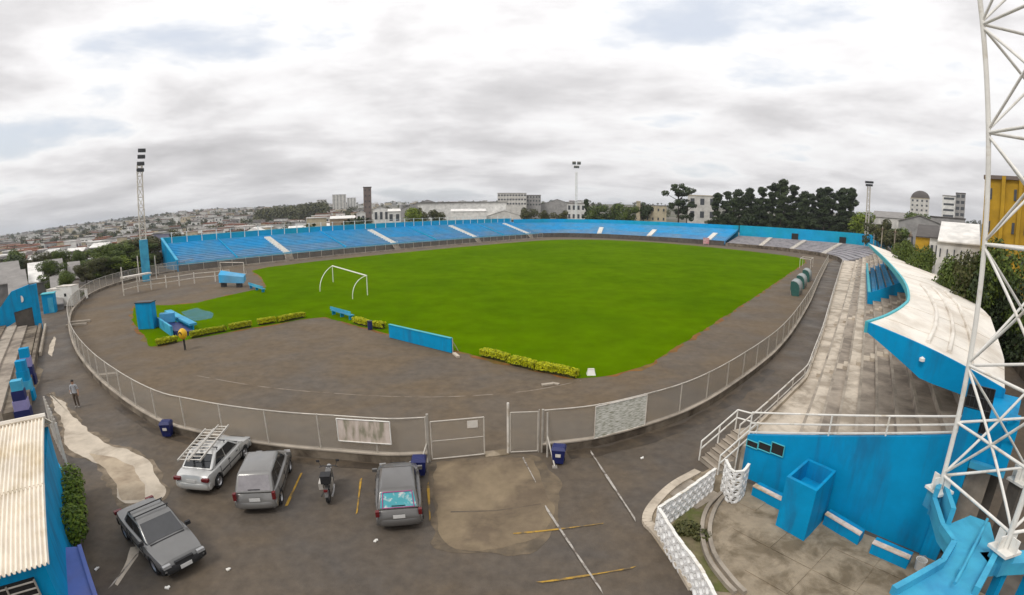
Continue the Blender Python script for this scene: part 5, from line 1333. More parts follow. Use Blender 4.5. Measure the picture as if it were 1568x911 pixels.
    if rack:
        for x in (x1 + .25, x2 - .25):
            mb = MB(); mb.tube((x, -wt_ - .02, H + .07), (x, wt_ + .02, H + .07), .022, 6)
            for q_ in (-1, 1): mb.tube((x, q_ * wt_ * .95, H - .04), (x, q_ * wt_ * .95, H + .07), .02, 5)
            mb.build('roof_bar', M['trim_black'], t)
    if style == 'wagon' or style == 'hatch':
        mb = MB(); mb.box((x0 + .06, 0, belt + .10), (.02, .45, .025)); mb.build('wiper', M['trim_black'], t)
    return t, rw, cabin
def hd(a, b): d = b - a; return math.atan2(d.y, d.x)
# dark hatchback with the printed rear sunshade
a, b = G(614, 815), G(611, 735); h = hd(a, b); L = 3.75; d = Vector((math.cos(h), math.sin(h), 0))
t, rw, cb = make_car('dark grey hatchback with cyan printed sunshade in its rear window', a + d * (L / 2), h, L, 1.66, 1.42, 'paint_dark', 'hatch', rear_glass='sunshade')
# pink edge round the sunshade
hl = L / 2; lo0, lo1, hi1, hi0 = Vector((-hl + .10, -.66, .87)), Vector((-hl + .10, .66, .87)), Vector((-hl + .52, .60, 1.38)), Vector((-hl + .52, -.60, 1.38))
f = lambda u, v: (lo0 * (1 - u) + lo1 * u) * (1 - v) + (hi0 * (1 - u) + hi1 * u) * v + Vector((-.016, 0, .014))
mb = MB(); mb.path([f(.10, .10), f(.90, .10), f(.90, .90), f(.10, .90), f(.10, .10)], .018, 5); mb.build('sunshade_edge', M['pink_trim'], cb)
# grey wagon
a, b = G(437, 778), G(462, 724); h = hd(a, b); L = 3.9; d = Vector((math.cos(h), math.sin(h), 0)); c0 = G(386, 789)
make_car('grey wagon with hazy rear window beside the silver car', c0 + d * (L / 2), h + .12, L, 1.70, 1.50, 'paint_grey', 'wagon', rear_glass='glass_haze')
# silver car with ladder
h3 = hd(G(330, 752), G(372, 704)) ; L = 4.1; d3 = Vector((math.cos(h3), math.sin(h3), 0)); c0 = G(298, 759); cc = c0 + d3 * (L / 2)
make_car('silver car carrying a ladder on its roof', cc, h3, L, 1.68, 1.40, 'paint_silver', 'fastback', rear_glass='glass_dark', rack=True)
lad = thing('aluminium_ladder', 'aluminium ladder tied to the roof bars of the silver car', 'ladder', cc + Vector((0, 0, 1.50)) - d3 * .35, h3 + .12)
for s in (-1, 1):
    mb = MB(); mb.box((0, s * .24 - .12, .03), (3.3, .045, .08)); mb.build('rail', M['aluminium'], lad)
    mb = MB(); mb.box((-.2, s * .20 + .38, .03), (2.9, .045, .08)); mb.build('rail', M['aluminium'], lad)
for k in range(12):
    mb = MB(); mb.tube((-1.55 + .28 * k, -.36, .03), (-1.55 + .28 * k, .12, .03), .018, 5); mb.build('rung', M['aluminium'], lad)
    if k < 11: mb = MB(); mb.tube((-1.55 + .27 * k, .18, .03), (-1.55 + .27 * k, .58, .03), .018, 5); mb.build('rung', M['aluminium'], lad)
# dark sedan facing the camera
a, b = G(206, 792), G(276, 866); h4 = hd(a, b); L = 4.15; d4 = Vector((math.cos(h4), math.sin(h4), 0)); c0 = G(291, 880) - d4 * (L / 2 + .05)
make_car('dark sedan with roof bars parked alone near the corrugated roof', c0, h4, L, 1.66, 1.36, 'paint_charcoal', 'sedan', front_glass='glass_grey', rack=True)
# ---- motorcycle
mp = G(504, 769); hm = hd(G(504, 765), G(512, 722)); 
mo = thing('motorcycle', 'black motorcycle parked between the grey wagon and the dark hatchback', 'motorcycle', mp + Vector((math.cos(hm), math.sin(hm), 0)) * .62, hm)
for x, nm in ((-.62, 'rear_wheel'), (.62, 'front_wheel')):
    w_ = thing(nm, None, None, (x, 0, .30)); w_.parent = mo
    mb = MB(); mb.lathe([(.23, -.045), (.28, -.055), (.30, 0), (.28, .055), (.23, .045), (.23, -.045)], 18, axis='Y'); mb.build('tyre', M['black_rubber'], w_, smooth=50)
    mb = MB(); mb.lathe([(.03, -.04), (.23, -.02), (.23, .02), (.03, .04)], 14, axis='Y'); mb.build('rim', M['rim_metal'], w_, smooth=50)
mb = MB(); mb.path([(-.62, 0, .3), (-.1, 0, .42), (.25, 0, .45), (.42, 0, .82)], .035, 6); mb.path([(-.5, 0, .72), (.42, 0, .80)], .03, 6); mb.path([(-.5, 0, .72), (-.1, 0, .40)], .028, 6); mb.build('frame', M['dark_metal'], mo)
mb = MB(); mb.box((.08, 0, .42), (.36, .26, .30)); mb.build('engine', M['galvanised'], mo)
mb = MB(); mb.loft([[(x, y * w, z0 + zz * hh) for y, zz in ((-1, .3), (-.8, .85), (0, 1), (.8, .85), (1, .3), (.6, 0), (-.6, 0))] for x, w, z0, hh in ((-.05, .09, .74, .16), (.12, .14, .74, .23), (.30, .13, .76, .22), (.42, .06, .78, .14))], closed=True); mb.build('tank', M['paint_dark'], mo, smooth=50)
mb = MB(); mb.loft([[(x, y * w, z) for y, z in ((-1, z0), (-.8, z0 + .09), (.8, z0 + .09), (1, z0), (0, z0 - .03))] for x, w, z0 in ((-.72, .08, .80), (-.45, .13, .77), (-.15, .13, .74), (0, .09, .76))], closed=True); mb.build('seat', M['trim_black'], mo, smooth=50)
for s in (-1, 1): mb = MB(); mb.tube((.62, s * .085, .3), (.40, s * .085, .92), .025, 6); mb.build('fork_leg', M['rim_metal'], mo)
mb = MB(); mb.path([(.30, -.36, 1.0), (.38, -.2, 1.02), (.40, 0, .96), (.38, .2, 1.02), (.30, .36, 1.0)], .018, 6); hb_ = mb.build('handlebar', M['dark_metal'], mo)
for s in (-1, 1): mb = MB(); mb.tube((.34, s * .28, 1.02), (.36, s * .36, 1.22), .01, 4); mb.box((.36, s * .38, 1.24), (.02, .13, .09)); mb.build('mirror', M['dark_metal'], hb_)
mb = MB(); mb.lathe([(.0, .0), (.09, 0), (.10, .08), (.04, .14), (0, .14)], 12, (.48, 0, .90), 'X'); mb.build('headlight', M['lamp_clear'], mo, smooth=50)
mb = MB(); mb.path([(.15, -.15, .30), (-.2, -.17, .26), (-.75, -.18, .36)], .04, 8); mb.build('exhaust', M['rim_metal'], mo, smooth=60)
mb = MB(); mb.loft([[(x, y, z) for y in (-.06, .06)] for x, z in ((-.98, .44), (-.90, .62), (-.72, .68), (-.45, .66))], caps=False); o = mb.build('rear_fender', M['paint_dark'], mo); o.modifiers.new('t', 'SOLIDIFY').thickness = .02
mb = MB(); mb.box((-.96, 0, .70), (.06, .14, .08)); mb.build('tail_light', M['lamp_red'], mo)
mb = MB(); mb.box((-.55, 0, 1.0), (.36, .36, .3)); mb.box((-.55, 0, 1.16), (.38, .38, .03)); mb.build('top_box', M['trim_black'], mo)
mb = MB(); mb.tube((-.1, .12, .3), (-.2, .35, 0), .018, 5); mb.build('side_stand', M['dark_metal'], mo)
mb = MB(); mb.box((-.3, .24, .62), (.4, .16, .26)); mb.build('side_bag', M['aluminium'], mo)

# ================================================================== person
mat('shirt_grey', (.34, .35, .37), .85, .15, 8.0); mat('trousers_brown', (.085, .062, .045), .85, .15, 8.0); mat('hair_dark', (.012, .010, .009), .7, .2, 10.0); mat('shoe', (.30, .28, .26), .7, .1, 10.0)
def person(loc, rz, label):
    V = [(0, 0, .90), (0, 0, 1.08), (0, .01, 1.28), (0, .0, 1.42), (0, -.01, 1.50), (0, -.02, 1.60), (0, -.02, 1.67),
         (.09, 0, .86), (.11, -.03, .48), (.12, .02, .09), (.12, -.13, .04),
         (-.09, 0, .86), (-.11, .05, .48), (-.12, .12, .09), (-.12, -.03, .04),
         (.17, 0, 1.38), (.24, .03, 1.12), (.25, -.05, .90), (.25, -.08, .80),
         (-.17, 0, 1.38), (-.24, .02, 1.12), (-.20, -.14, .98), (-.14, -.20, .98)]
    R = [.125, .12, .145, .11, .055, .085, .075, .095, .07, .05, .04, .095, .07, .05, .04, .065, .047, .036, .032, .065, .047, .036, .032]
    E = [(0, 1), (1, 2), (2, 3), (3, 4), (4, 5), (5, 6), (0, 7), (7, 8), (8, 9), (9, 10), (0, 11), (11, 12), (12, 13), (13, 14), (3, 15), (15, 16), (16, 17), (17, 18), (3, 19), (19, 20), (20, 21), (21, 22)]
    # fingers
    for hand, sx, dv in ((18, 1, Vector((0, -.02, -.075))), (22, -1, Vector((.04, -.06, -.02)))):
        for k in range(5):
            i = len(V); o = Vector((0.012 * (k - 2), .015 * (k - 2), 0)); V.append(tuple(Vector(V[hand]) + o + dv * (.9 if k else .55))); R.append(.010); E.append((hand, i))
    me = bpy.data.meshes.new('person'); me.from_pydata(V, E, []); o = bpy.data.objects.new('person', me); COL.objects.link(o)
    sk = o.modifiers.new('skin', 'SKIN'); sb = o.modifiers.new('sub', 'SUBSURF'); sb.levels = 2; sb.render_levels = 2
    for i, r in enumerate(R): me.skin_vertices[0].data[i].radius = (r, r * (.72 if i in (0, 1, 2, 3) else 1)); me.skin_vertices[0].data[i].use_root = (i == 0)
    dg = bpy.context.evaluated_depsgraph_get(); nm = bpy.data.meshes.new_from_object(o.evaluated_get(dg)); bpy.data.objects.remove(o, do_unlink=True)
    nm.materials.clear()
    for k in ('skin', 'shirt_grey', 'trousers_brown', 'shoe'): nm.materials.append(M[k])
    for p in nm.polygons:
        c = p.center; mi = 0
        if c.z < .10: mi = 3
        elif c.z < .93 and abs(c.x) < .19: mi = 2
        elif c.z < 1.47 and (abs(c.x) < .20 or c.z > 1.14): mi = 1
        p.material_index = mi; p.use_smooth = True
    o = bpy.data.objects.new('person', nm); COL.objects.link(o); o.location = loc; o.rotation_euler = (0, 0, rz); tag(o, label, 'person')
    mb = MB(); n = 8; mb.lathe([(.092 * math.sin(math.pi * k / n / 1.55), 1.64 + .105 * math.cos(math.pi * k / n / 1.55)) for k in range(n + 1)], 14, (0, .005, 0)); h = mb.build('hair', M['hair_dark'], o, smooth=60)
    for s in (-1, 1):
        mb = MB(); mb.lathe([(0, -.008), (.010, -.004), (.012, 0), (.010, .006), (0, .008)], 8, (s * .032, -.102, 1.635)); mb.build('eye', M['dark_hole'], o)
        mb = MB(); mb.box((s * .088, -.01, 1.62), (.015, .04, .06)); mb.build('ear', M['skin'], o)
    mb = MB(); mb.hexa([(-.014, -.10, 1.59), (.014, -.10, 1.59), (.014, -.09, 1.59), (-.014, -.09, 1.59)], [(-.006, -.102, 1.635), (.006, -.102, 1.635), (.006, -.09, 1.635), (-.006, -.09, 1.635)]); mb.add([(0, -.122, 1.598)], []); mb.build('nose', M['skin'], o)
    mb = MB(); mb.box((0, -.100, 1.565), (.045, .01, .010)); mb.build('mouth', M['lamp_red'], o)
    return o
person(G(119, 624), .5, 'person in a grey shirt and brown trousers walking beside the left fence')

# ================================================================== trees
def make_tree_mesh(kind, seed):
    r = random.Random(seed); mb = MB(); cl = []
    if kind == 'broad':      # unit tree: 10 m tall
        for k in range(11):
            a = r.uniform(0, 6.28); d = r.uniform(.6, 2.9); z = r.uniform(4.2, 8.6); cl.append(((d * math.cos(a), d * math.sin(a), z), (r.uniform(1.1, 1.9), r.uniform(1.1, 1.9), r.uniform(.9, 1.5))))
        leaf_cloud(mb, cl, 2300, .27, r, .7)
    elif kind == 'near':     # 10 m tall, fine leaves
        for k in range(15):
            a = r.uniform(0, 6.28); d = r.uniform(.4, 3.0); z = r.uniform(2.6, 8.8); cl.append(((d * math.cos(a), d * math.sin(a), z), (r.uniform(1.0, 1.8), r.uniform(1.0, 1.8), r.uniform(.8, 1.5))))
        leaf_cloud(mb, cl, 9000, .15, r, .8)
    elif kind == 'tall':     # 20 m tall, layered
        for k in range(34):
            z = r.uniform(3.5, 18.9); d = r.uniform(.2, 3.1) * (1.2 - (z - 4) / 17); a = r.uniform(0, 6.28); cl.append(((d * math.cos(a), d * math.sin(a), z), (r.uniform(.7, 1.6), r.uniform(.7, 1.6), r.uniform(.5, 1.3))))
        leaf_cloud(mb, cl, 6500, .32, r, .9, shell=.1)
    elif kind == 'umbrella': # 16 m, flat crown
        for k in range(12):
            a = r.uniform(0, 6.28); d = r.uniform(1.2, 4.6); cl.append(((d * math.cos(a), d * math.sin(a), 13.6 + r.uniform(-1.2, 1.3)), (r.uniform(1.0, 1.7), r.uniform(1.0, 1.7), r.uniform(.5, .85))))
        for k in range(5):
            a = r.uniform(0, 6.28); cl.append(((2.2 * math.cos(a), 2.2 * math.sin(a), r.uniform(7, 10)), (1.3, 1.3, 1.0)))
        leaf_cloud(mb, cl, 2400, .32, r, .6)
    elif kind == 'bush':     # 3 m
        for k in range(8):
            a = r.uniform(0, 6.28); d = r.uniform(.2, 1.3); cl.append(((d * math.cos(a), d * math.sin(a), r.uniform(.8, 2.2)), (r.uniform(.6, 1.0), r.uniform(.6, 1.0), r.uniform(.5, .9))))
        leaf_cloud(mb, cl, 1500, .15, r, .8)
    return mb, cl
def trunk_mesh(kind, cl, seed):
    r = random.Random(seed); mb = MB(); h = dict(broad=7.5, near=7.5, tall=17, umbrella=13.4, bush=1.6)[kind]; w = dict(broad=.26, near=.2, tall=.33, umbrella=.35, bush=.07)[kind]
    pts = [Vector((0, 0, -.3))]
    for k in range(1, 6): pts.append(Vector((r.uniform(-.2, .2) * w * 3, r.uniform(-.2, .2) * w * 3, h * k / 5)))
    for i in range(5): mb.tube(pts[i], pts[i + 1], w * (1 - .17 * i), 7, w * (1 - .17 * (i + 1)))
    for c, rr in cl[:9]:
        z0 = min(max(c[2] - 2.2, h * .25), h * .95); mb.tube((0, 0, z0), c, w * .35, 5, w * .10)
    return mb
TREES = {}
for kind, lm, seed in (('broad', 'leaf_mid', 1), ('broad', 'leaf_olive', 2), ('broad', 'leaf_bright', 3), ('tall', 'leaf_dark', 4), ('tall', 'leaf_dark', 5), ('tall', 'leaf_dark', 6), ('umbrella', 'leaf_dark', 7), ('bush', 'leaf_mid', 8), ('bush', 'leaf_dark', 9), ('broad', 'leaf_dark', 10), ('near', 'leaf_mid', 11), ('near', 'leaf_dark', 12), ('near', 'leaf_olive', 13)):
    cm, cl = make_tree_mesh(kind, seed); TREES[(kind, lm, seed)] = (cm.mesh('crown', M[lm]), trunk_mesh(kind, cl, seed).mesh('trunk', M['bark'], smooth=60))
def tree(key, loc, s, label, name='tree', group=None, sz=None, wide=1.0):
    t = thing(name, label, 'tree', loc, rng.uniform(0, 6.28), group=group); t.scale = (s * wide, s * wide, sz or s)
    inst('crown', TREES[key][0], t); inst('trunk', TREES[key][1], t); return t
def ground_at(px_, dist):
    d = ray(px_, 340); k = dist / math.hypot(d.x, d.y); x, y = d.x * k, d.y * k; return Vector((x, y, terrain_z(x, y)))
def top_z(px_, py_, dist): return DI(px_, py_, dist).z
BM, BO, BB, BD = ('broad', 'leaf_mid', 1), ('broad', 'leaf_olive', 2), ('broad', 'leaf_bright', 3), ('broad', 'leaf_dark', 10)
TA = [('tall', 'leaf_dark', 4), ('tall', 'leaf_dark', 5), ('tall', 'leaf_dark', 6)]
# dark grove behind the far right terrace
grove = [(1098, 297, 205), (1112, 294, 214), (1130, 291, 203), (1148, 290, 212), (1168, 288, 204), (1182, 282, 216), (1199, 277, 206), (1216, 285, 212), (1232, 294, 203), (1254, 290, 214), (1270, 288, 205), (1287, 289, 212), (1300, 290, 201), (1122, 305, 198), (1160, 305, 197), (1195, 300, 198), (1228, 304, 197), (1262, 300, 198), (1292, 300, 197), (1210, 300, 222), (1245, 298, 222), (1140, 300, 222)]
for i, (x, y, d) in enumerate(grove):
    b = ground_at(x, d); h = top_z(x, y, d) - b.z; s = h / 19.2
    rank = sorted(g[0] for g in grove).index(x); w_ = 'tall dark tree, %s from the left in the grove behind the grey terrace' % ('first second third fourth fifth sixth seventh eighth ninth tenth eleventh twelfth thirteenth fourteenth fifteenth sixteenth seventeenth eighteenth nineteenth twentieth twenty-first twenty-second'.split()[rank])
    _ = ['tall dark tree at the left end of the grove', 'tall dark tree in the grove behind the grey terrace', 'tallest dark tree in the grove behind the terraces', 'dark tree at the right end of the grove by the pylon'][0 if i == 0 else 2 if i == 6 else 3 if i == 12 else 1]
    o = tree(TA[i % 3], b, max(s * 1.15, .95), w_, 'dark_tree', 'dark grove behind the far terraces', sz=s)
for i, x in enumerate(range(1100, 1312, 15)):
    b = ground_at(x, 200 + 5 * (i % 3)); tree(BD, b, .95 + .25 * (i % 2), 'low dark tree, %s from the left along the foot of the grove' % 'first second third fourth fifth sixth seventh eighth ninth tenth eleventh twelfth thirteenth fourteenth fifteenth'.split()[i], 'dark_tree', 'low trees at the foot of the grove', wide=1.5)
b = ground_at(1038, 215); s = (top_z(1038, 286, 215) - b.z) / 14.7; tree(('umbrella', 'leaf_dark', 7), b, s, 'flat topped dark tree standing alone among the cream buildings', 'umbrella_tree')
b = ground_at(1052, 212); tree(('umbrella', 'leaf_dark', 7), b, s * .72, 'lower flat topped tree beside the cream building', 'umbrella_tree')
for x, y, d, k, lb in ((915, 308, 228, BM, 'round green tree at the left of the clump behind the goal'), (940, 305, 232, BM, 'tallest round green tree of the clump behind the goal'), (962, 310, 226, BM, 'green tree at the right of the clump behind the goal'), (898, 306, 240, TA[0], 'narrow dark tree beside the mast'), (985, 306, 236, BD, 'dark tree rising behind the cream wall'), (1004, 311, 240, BD, 'dark bushy tree left of the flat topped tree'),
                       (632, 316, 215, BB, 'bright green tree above the long blue stand'), (652, 318, 216, BO, 'brownish tree in the middle above the long stand'), (672, 321, 216, BO, 'brownish tree at the right of its clump above the stand'), (810, 318, 215, BO, 'low olive tree left above the stand corner'), (832, 322, 220, BO, 'olive tree in the middle above the stand corner'), (856, 322, 218, BO, 'olive tree at the right above the stand corner'),
                       (1326, 322, 178, BB, 'yellow green tree right of the far pylon'), (1345, 335, 160, BO, 'small dull tree beyond the white roof tip'), (1362, 345, 130, BO, 'reddish dull tree along the street behind the roof'), (1382, 342, 140, BM, 'green tree along the street behind the roof'), (1408, 318, 230, BM, 'round tree below the domed tower')):
    b = ground_at(x, d); h = top_z(x, y, d) - b.z; u_ = 19.2 if k[0] == 'tall' else 9.6; tree(k, b, max(h / u_, .3), lb)
for x, y, d, sc in ((1400, 372, 62, 1.3), (1415, 380, 58, 1.2), (1475, 400, 40, 1.0), (1495, 398, 38, 1.1), (1520, 395, 37, 1.1), (1545, 376, 36, 1.2), (1565, 370, 36, 1.2), (1385, 372, 75, 1.2)):
    b = ground_at(x, d); h = top_z(x, y, d) - b.z; k = ('near', 'leaf_mid', 11) if x < 1500 else ('near', 'leaf_olive', 13) if x < 1530 else ('near', 'leaf_mid', 11) if x < 1560 else ('near', 'leaf_dark', 12)
    tree(k, b, h / 9.6, {1400: 'green tree before the yellow wall', 1415: 'second green tree before the yellow wall', 1475: 'green tree before the white house', 1385: 'small green tree by the street wall'}.get(x, 'dark leafy tree, %s from the left behind the lattice tower' % {1495: 'first', 1520: 'second', 1545: 'third', 1565: 'fourth'}.get(x, '')), group='trees behind the white roof', wide=.7)
# trees left of the pylon
for i, (x, y, d, k) in enumerate(((150, 388, 118, BM), (170, 382, 120, BM), (190, 378, 122, BM), (208, 372, 126, BO), (160, 400, 112, BM), (182, 398, 114, BB), (204, 392, 116, BM), (138, 404, 112, BO), (98, 424, 82, BM), (124, 410, 104, BO), (70, 408, 96, BM), (56, 396, 135, BO), (84, 392, 140, BM), (120, 392, 135, BM), (25, 392, 140, BM), (246, 362, 150, BO), (108, 395, 150, BO), (40, 400, 130, BO), (14, 395, 120, BD))):
    b = ground_at(x, d); h = top_z(x, y - 8, d) - b.z; k = {BM: ('near', 'leaf_mid', 11), BO: ('near', 'leaf_olive', 13)}.get(k, k); b.z -= .8; tree(k, b, max((h + .8) / 9.6, .35), ('leafy tree, %s from the left in the clump left of the tall pylon' % {v: w for v, w in zip(sorted((138, 150, 160, 170, 182, 190, 204, 208)), 'first second third fourth fifth sixth seventh eighth'.split())}.get(x, '')) if 130 < x < 230 else ['small green tree behind the white cabins', 'olive tree right of the white cabins', 'green tree behind the blue kiosk', 'olive tree between the left sheds', 'green tree over the grey gabled shed', 'green tree left of the clump by the pylon', 'green tree near the left picture edge', 'olive tree at the end of the long stand', 'olive tree among the left roofs', 'tree at the far left among the near roofs', 'dark tree at the left picture edge'][{98: 0, 124: 1, 70: 2, 56: 3, 84: 4, 120: 5, 25: 6, 246: 7, 108: 8, 40: 9, 14: 10}[x]], group='trees left of the pylon' if 130 < x < 230 else None, wide=2.1 if 130 < x < 230 else 1.2)

# ================================================================== town
for nm, c in (('cream', (.50, .43, .30)), ('off_white', (.56, .54, .50)), ('plain_white', (.66, .65, .62)), ('grey_wall', (.30, .29, .28)), ('tan_wall', (.34, .26, .18)), ('yellow_wall', (.44, .26, .018)), ('brown_wall', (.17, .135, .12)), ('terracotta', (.22, .085, .045)), ('roof_grey', (.24, .225, .21)), ('roof_dark', (.085, .075, .068)), ('pink_wall', (.42, .28, .23)), ('lav_wall', (.34, .32, .42)), ('sheet_bright', (.70, .68, .64))):
    mat('t_' + nm, c, .85, .2, .5, col2=tuple(v * .6 for v in c), c2pos=(.5, .8), c2scale=.35)
mat('t_window', (.07, .075, .082), .25, .3, 2.0)
def facing(px0, px1, py, dist):
    """base corners of a face seen from the camera between two pixels at a distance"""
    a = ground_at(px0, dist); b = ground_at(px1, dist); return a, b
def block(name, label, px0, px1, py_top, dist, depth, wm, rm='t_roof_grey', storeys=0, cols=0, roof='flat', win=(.5, .5), cat='building', wy=None, overhang=.3, rise=None):
    a, b = facing(px0, px1, py_top, dist); zt_ = top_z((px0 + px1) / 2, py_top, dist); zb = min(a.z, b.z) - .5
    d = Vector((b.x - a.x, b.y - a.y, 0)); L_ = d.length; d.normalize(); nb = Vector((-d.y, d.x, 0))
    if nb.dot(Vector((a.x, a.y, 0))) < 0: nb = -nb
    t = thing(name, label, cat, Vector(((a.x + b.x) / 2, (a.y + b.y) / 2, zb)))
    c = [a, b, b + nb * depth, a + nb * depth]
    rise = {'flat': 0, 'gable': .16 * L_, 'shed': .12 * depth, 'hip': .18 * L_}[roof] if rise is None else rise; zw = zt_ - rise
    mb = MB(); mb.prism(c, zb, zw)
    if roof == 'gable':
        m1 = (a + b) / 2; m2 = m1 + nb * depth; mb.add([(a.x, a.y, zw), (b.x, b.y, zw), (m1.x, m1.y, zt_ - .05)], [(0, 1, 2)]); mb.add([(*(a + nb * depth).xy, zw), (*(b + nb * depth).xy, zw), (m2.x, m2.y, zt_ - .05)], [(0, 1, 2)])
    w_ = mb.build('walls', M[wm], t, world=True)
    mb = MB()
    if roof == 'flat':
        mb.prism([p + (p - (c[0] + c[2]) / 2).normalized() * overhang for p in c], zw + .002, zw + .35)
    elif roof == 'gable':
        m1 = (a + b) / 2; e_ = nb * .3
        for p, s in ((a, -1), (b, 1)):
            p1_ = p + d * s * .35 - e_; p2_ = p + d * s * .35 + nb * depth + e_; q1 = m1 - e_; q2 = m1 + nb * depth + e_
            lo = [(*p1_.xy, zw - .1), (*p2_.xy, zw - .1), (*q2.xy, zt_), (*q1.xy, zt_)]; mb.hexa(lo, [(x, y, z + .14) for x, y, z in lo])
    elif roof == 'shed':
        lo = [(*(a - nb * .3).xy, zw - .02), (*(b - nb * .3).xy, zw - .02), (*(b + nb * depth).xy, zt_), (*(a + nb * depth).xy, zt_)]; mb.hexa(lo, [(x, y, z + .15) for x, y, z in lo])
    else:
        m_ = (c[0] + c[2]) / 2
        for i in range(4):
            p, q = c[i], c[(i + 1) % 4]; o1 = p + (p - m_).normalized() * .5; o2 = q + (q - m_).normalized() * .5; mb.add([(*o1.xy, zw), (*o2.xy, zw), (*m_.xy, zt_)], [(0, 1, 2)])
    mb.build('roof', M[rm], t, world=True)
    if storeys and cols:
        hh = (zw - (zb + .5)) / storeys; cw = L_ / cols
        wmsh = MB().box((0, 0, 0), (cw * win[0], .12, hh * win[1])).mesh('window', M['t_window'])
        an = math.atan2(d.y, d.x)
        for i in range(storeys):
            z = zb + .5 + hh * (i + .55)
            if wy and DI(px0, wy, dist).z > z: continue
            for j in range(cols):
                p = Vector((a.x, a.y, 0)) + d * cw * (j + .5) - nb * .02; inst('window', wmsh, t, Vector((p.x, p.y, z)) - t.location, an)
    return t
block('apartment_tower', 'pale apartment tower left of the dark square tower', 510, 531, 298, 900, 22, 't_off_white', storeys=13, cols=4, win=(.35, .45))
block('apartment_tower', 'lower apartment tower right behind the pale one', 532, 546, 303, 930, 20, 't_plain_white', storeys=11, cols=3, win=(.35, .45))
block('apartment_tower', 'small pale tower at the left of the apartment towers', 486, 501, 306, 980, 20, 't_off_white', storeys=9, cols=3, win=(.35, .45))
block('brick_tower', 'tall dark square tower behind the long stand', 557.5, 569.5, 287, 255, 4.2, 't_brown_wall', 't_roof_dark', storeys=9, cols=2, win=(.28, .25), wy=340)
block('white_house', 'white gabled house left of the dark tower', 546, 560, 324, 240, 9, 't_plain_white', 't_sheet_bright', 2, 2, 'gable', wy=345)
block('white_house', 'white gabled house right of the dark tower', 572, 596, 316, 235, 10, 't_plain_white', 't_roof_grey', 2, 3, 'gable', wy=345)
block('white_house', 'white house with bright roof before the factory', 594, 614, 320, 225, 9, 't_plain_white', 't_sheet_bright', 2, 2, 'shed', wy=345)
block('low_shop', 'cream low building above the long stand', 470, 500, 334, 190, 8, 't_cream', 't_sheet_bright', 2, 4, 'flat', wy=345)
block('low_shop', 'tan low building above the long stand', 505, 545, 331, 200, 8, 't_tan_wall', 't_sheet_bright', 2, 5, 'shed', wy=345)
block('low_shop', 'lilac walled shop at the end of the long stand', 234, 258, 358, 150, 7, 't_lav_wall', 't_roof_grey', 2, 3, 'flat')
block('low_shop', 'cream shop next to the lilac one', 258, 280, 360, 152, 7, 't_cream', 't_sheet_bright', 1, 3, 'flat')
block('factory_hall', 'long white factory hall behind the stands', 640, 775, 310, 320, 45, 't_plain_white', 't_roof_dark', 0, 0, 'flat', overhang=1.2)
block('factory_hall', 'white hall with sloping roof before the long factory', 690, 745, 320, 300, 12, 't_sheet_bright', 't_sheet_bright', 0, 0, 'shed')
block('factory_hall', 'low white hall right of the sloping one', 745, 800, 322, 305, 14, 't_off_white', 't_sheet_bright', 1, 9, 'gable', (.5, .2))
block('office_block', 'white office block with window bands on the skyline', 762, 806, 296, 420, 25, 't_off_white', 't_roof_grey', 6, 10, 'flat', (.62, .4), wy=318)
block('office_block', 'grey office block right of the white one', 806, 828, 299, 430, 22, 't_grey_wall', 't_roof_dark', 6, 5, 'flat', (.5, .4), wy=318)
block('factory_hall', 'dark roofed hall on the centre skyline', 610, 700, 306, 480, 30, 't_grey_wall', 't_roof_dark', 0, 0, 'gable')
block('factory_hall', 'dark roofed hall right on the skyline', 826, 880, 305, 440, 30, 't_grey_wall', 't_roof_dark', 0, 0, 'gable')
block('white_house', 'white house behind the pale mast', 868, 896, 312, 250, 10, 't_plain_white', 't_roof_grey', 3, 4, 'flat', wy=335)
block('cream_building', 'cream walled building with a tall end pier behind the goal', 979, 1020, 315, 236, 10, 't_cream', 't_roof_grey', 3, 5, 'flat', (.3, .3), wy=338)
block('cream_building', 'narrow cream pier of the building behind the goal', 974, 980, 309, 234, 5, 't_cream', 't_cream', 0, 0, 'flat')
block('cream_building', 'cream house with a wide dark window beside the grove', 1052, 1097, 300, 238, 12, 't_off_white', 't_cream', 3, 3, 'flat', (.42, .5), wy=330)
block('round_top_tower', 'far pale apartment tower with a rounded top', 1392, 1421, 304, 420, 16, 't_off_white', 't_cream', 8, 4, 'flat', (.4, .4))
b = ground_at(1407, 428); z0 = top_z(1407, 304, 420); tt = bpy.data.objects[[o.name for o in bpy.data.objects if o.name.startswith('round_top_tower')][0]]
mb = MB(); mb.lathe([(7.2 * math.cos(a), 6.0 * math.sin(a)) for a in np.linspace(0, math.pi / 2, 7)], 16, (b.x, b.y, z0 + .3)); mb.build('dome', M['t_roof_dark'], tt, world=True, smooth=60)
block('balcony_tower', 'white apartment tower with dark balcony bands at the right', 1441, 1461, 300, 300, 12, 't_plain_white', 't_roof_grey', 9, 1, 'flat', (.8, .35))
block('balcony_tower', 'grey half of the balcony tower', 1461, 1476, 296, 302, 12, 't_grey_wall', 't_roof_dark', 9, 2, 'flat', (.7, .5))
block('warehouse', 'long grey roofed warehouse behind the street', 1335, 1392, 323, 230, 24, 't_off_white', 't_roof_grey', 1, 8, 'shed', (.4, .2))
block('warehouse', 'grey warehouse before the domed tower', 1376, 1440, 330, 150, 20, 't_grey_wall', 't_roof_grey', 1, 7, 'gable', (.3, .2))
block('warehouse', 'flat grey block below the balcony tower', 1425, 1478, 334, 190, 14, 't_grey_wall', 't_roof_dark', 2, 6, 'flat', (.4, .3))
block('yellow_house', 'house with a yellow end wall right of the street trees', 1404, 1441, 346, 82, 14, 't_yellow_wall', 't_roof_dark', 0, 0, 'shed')
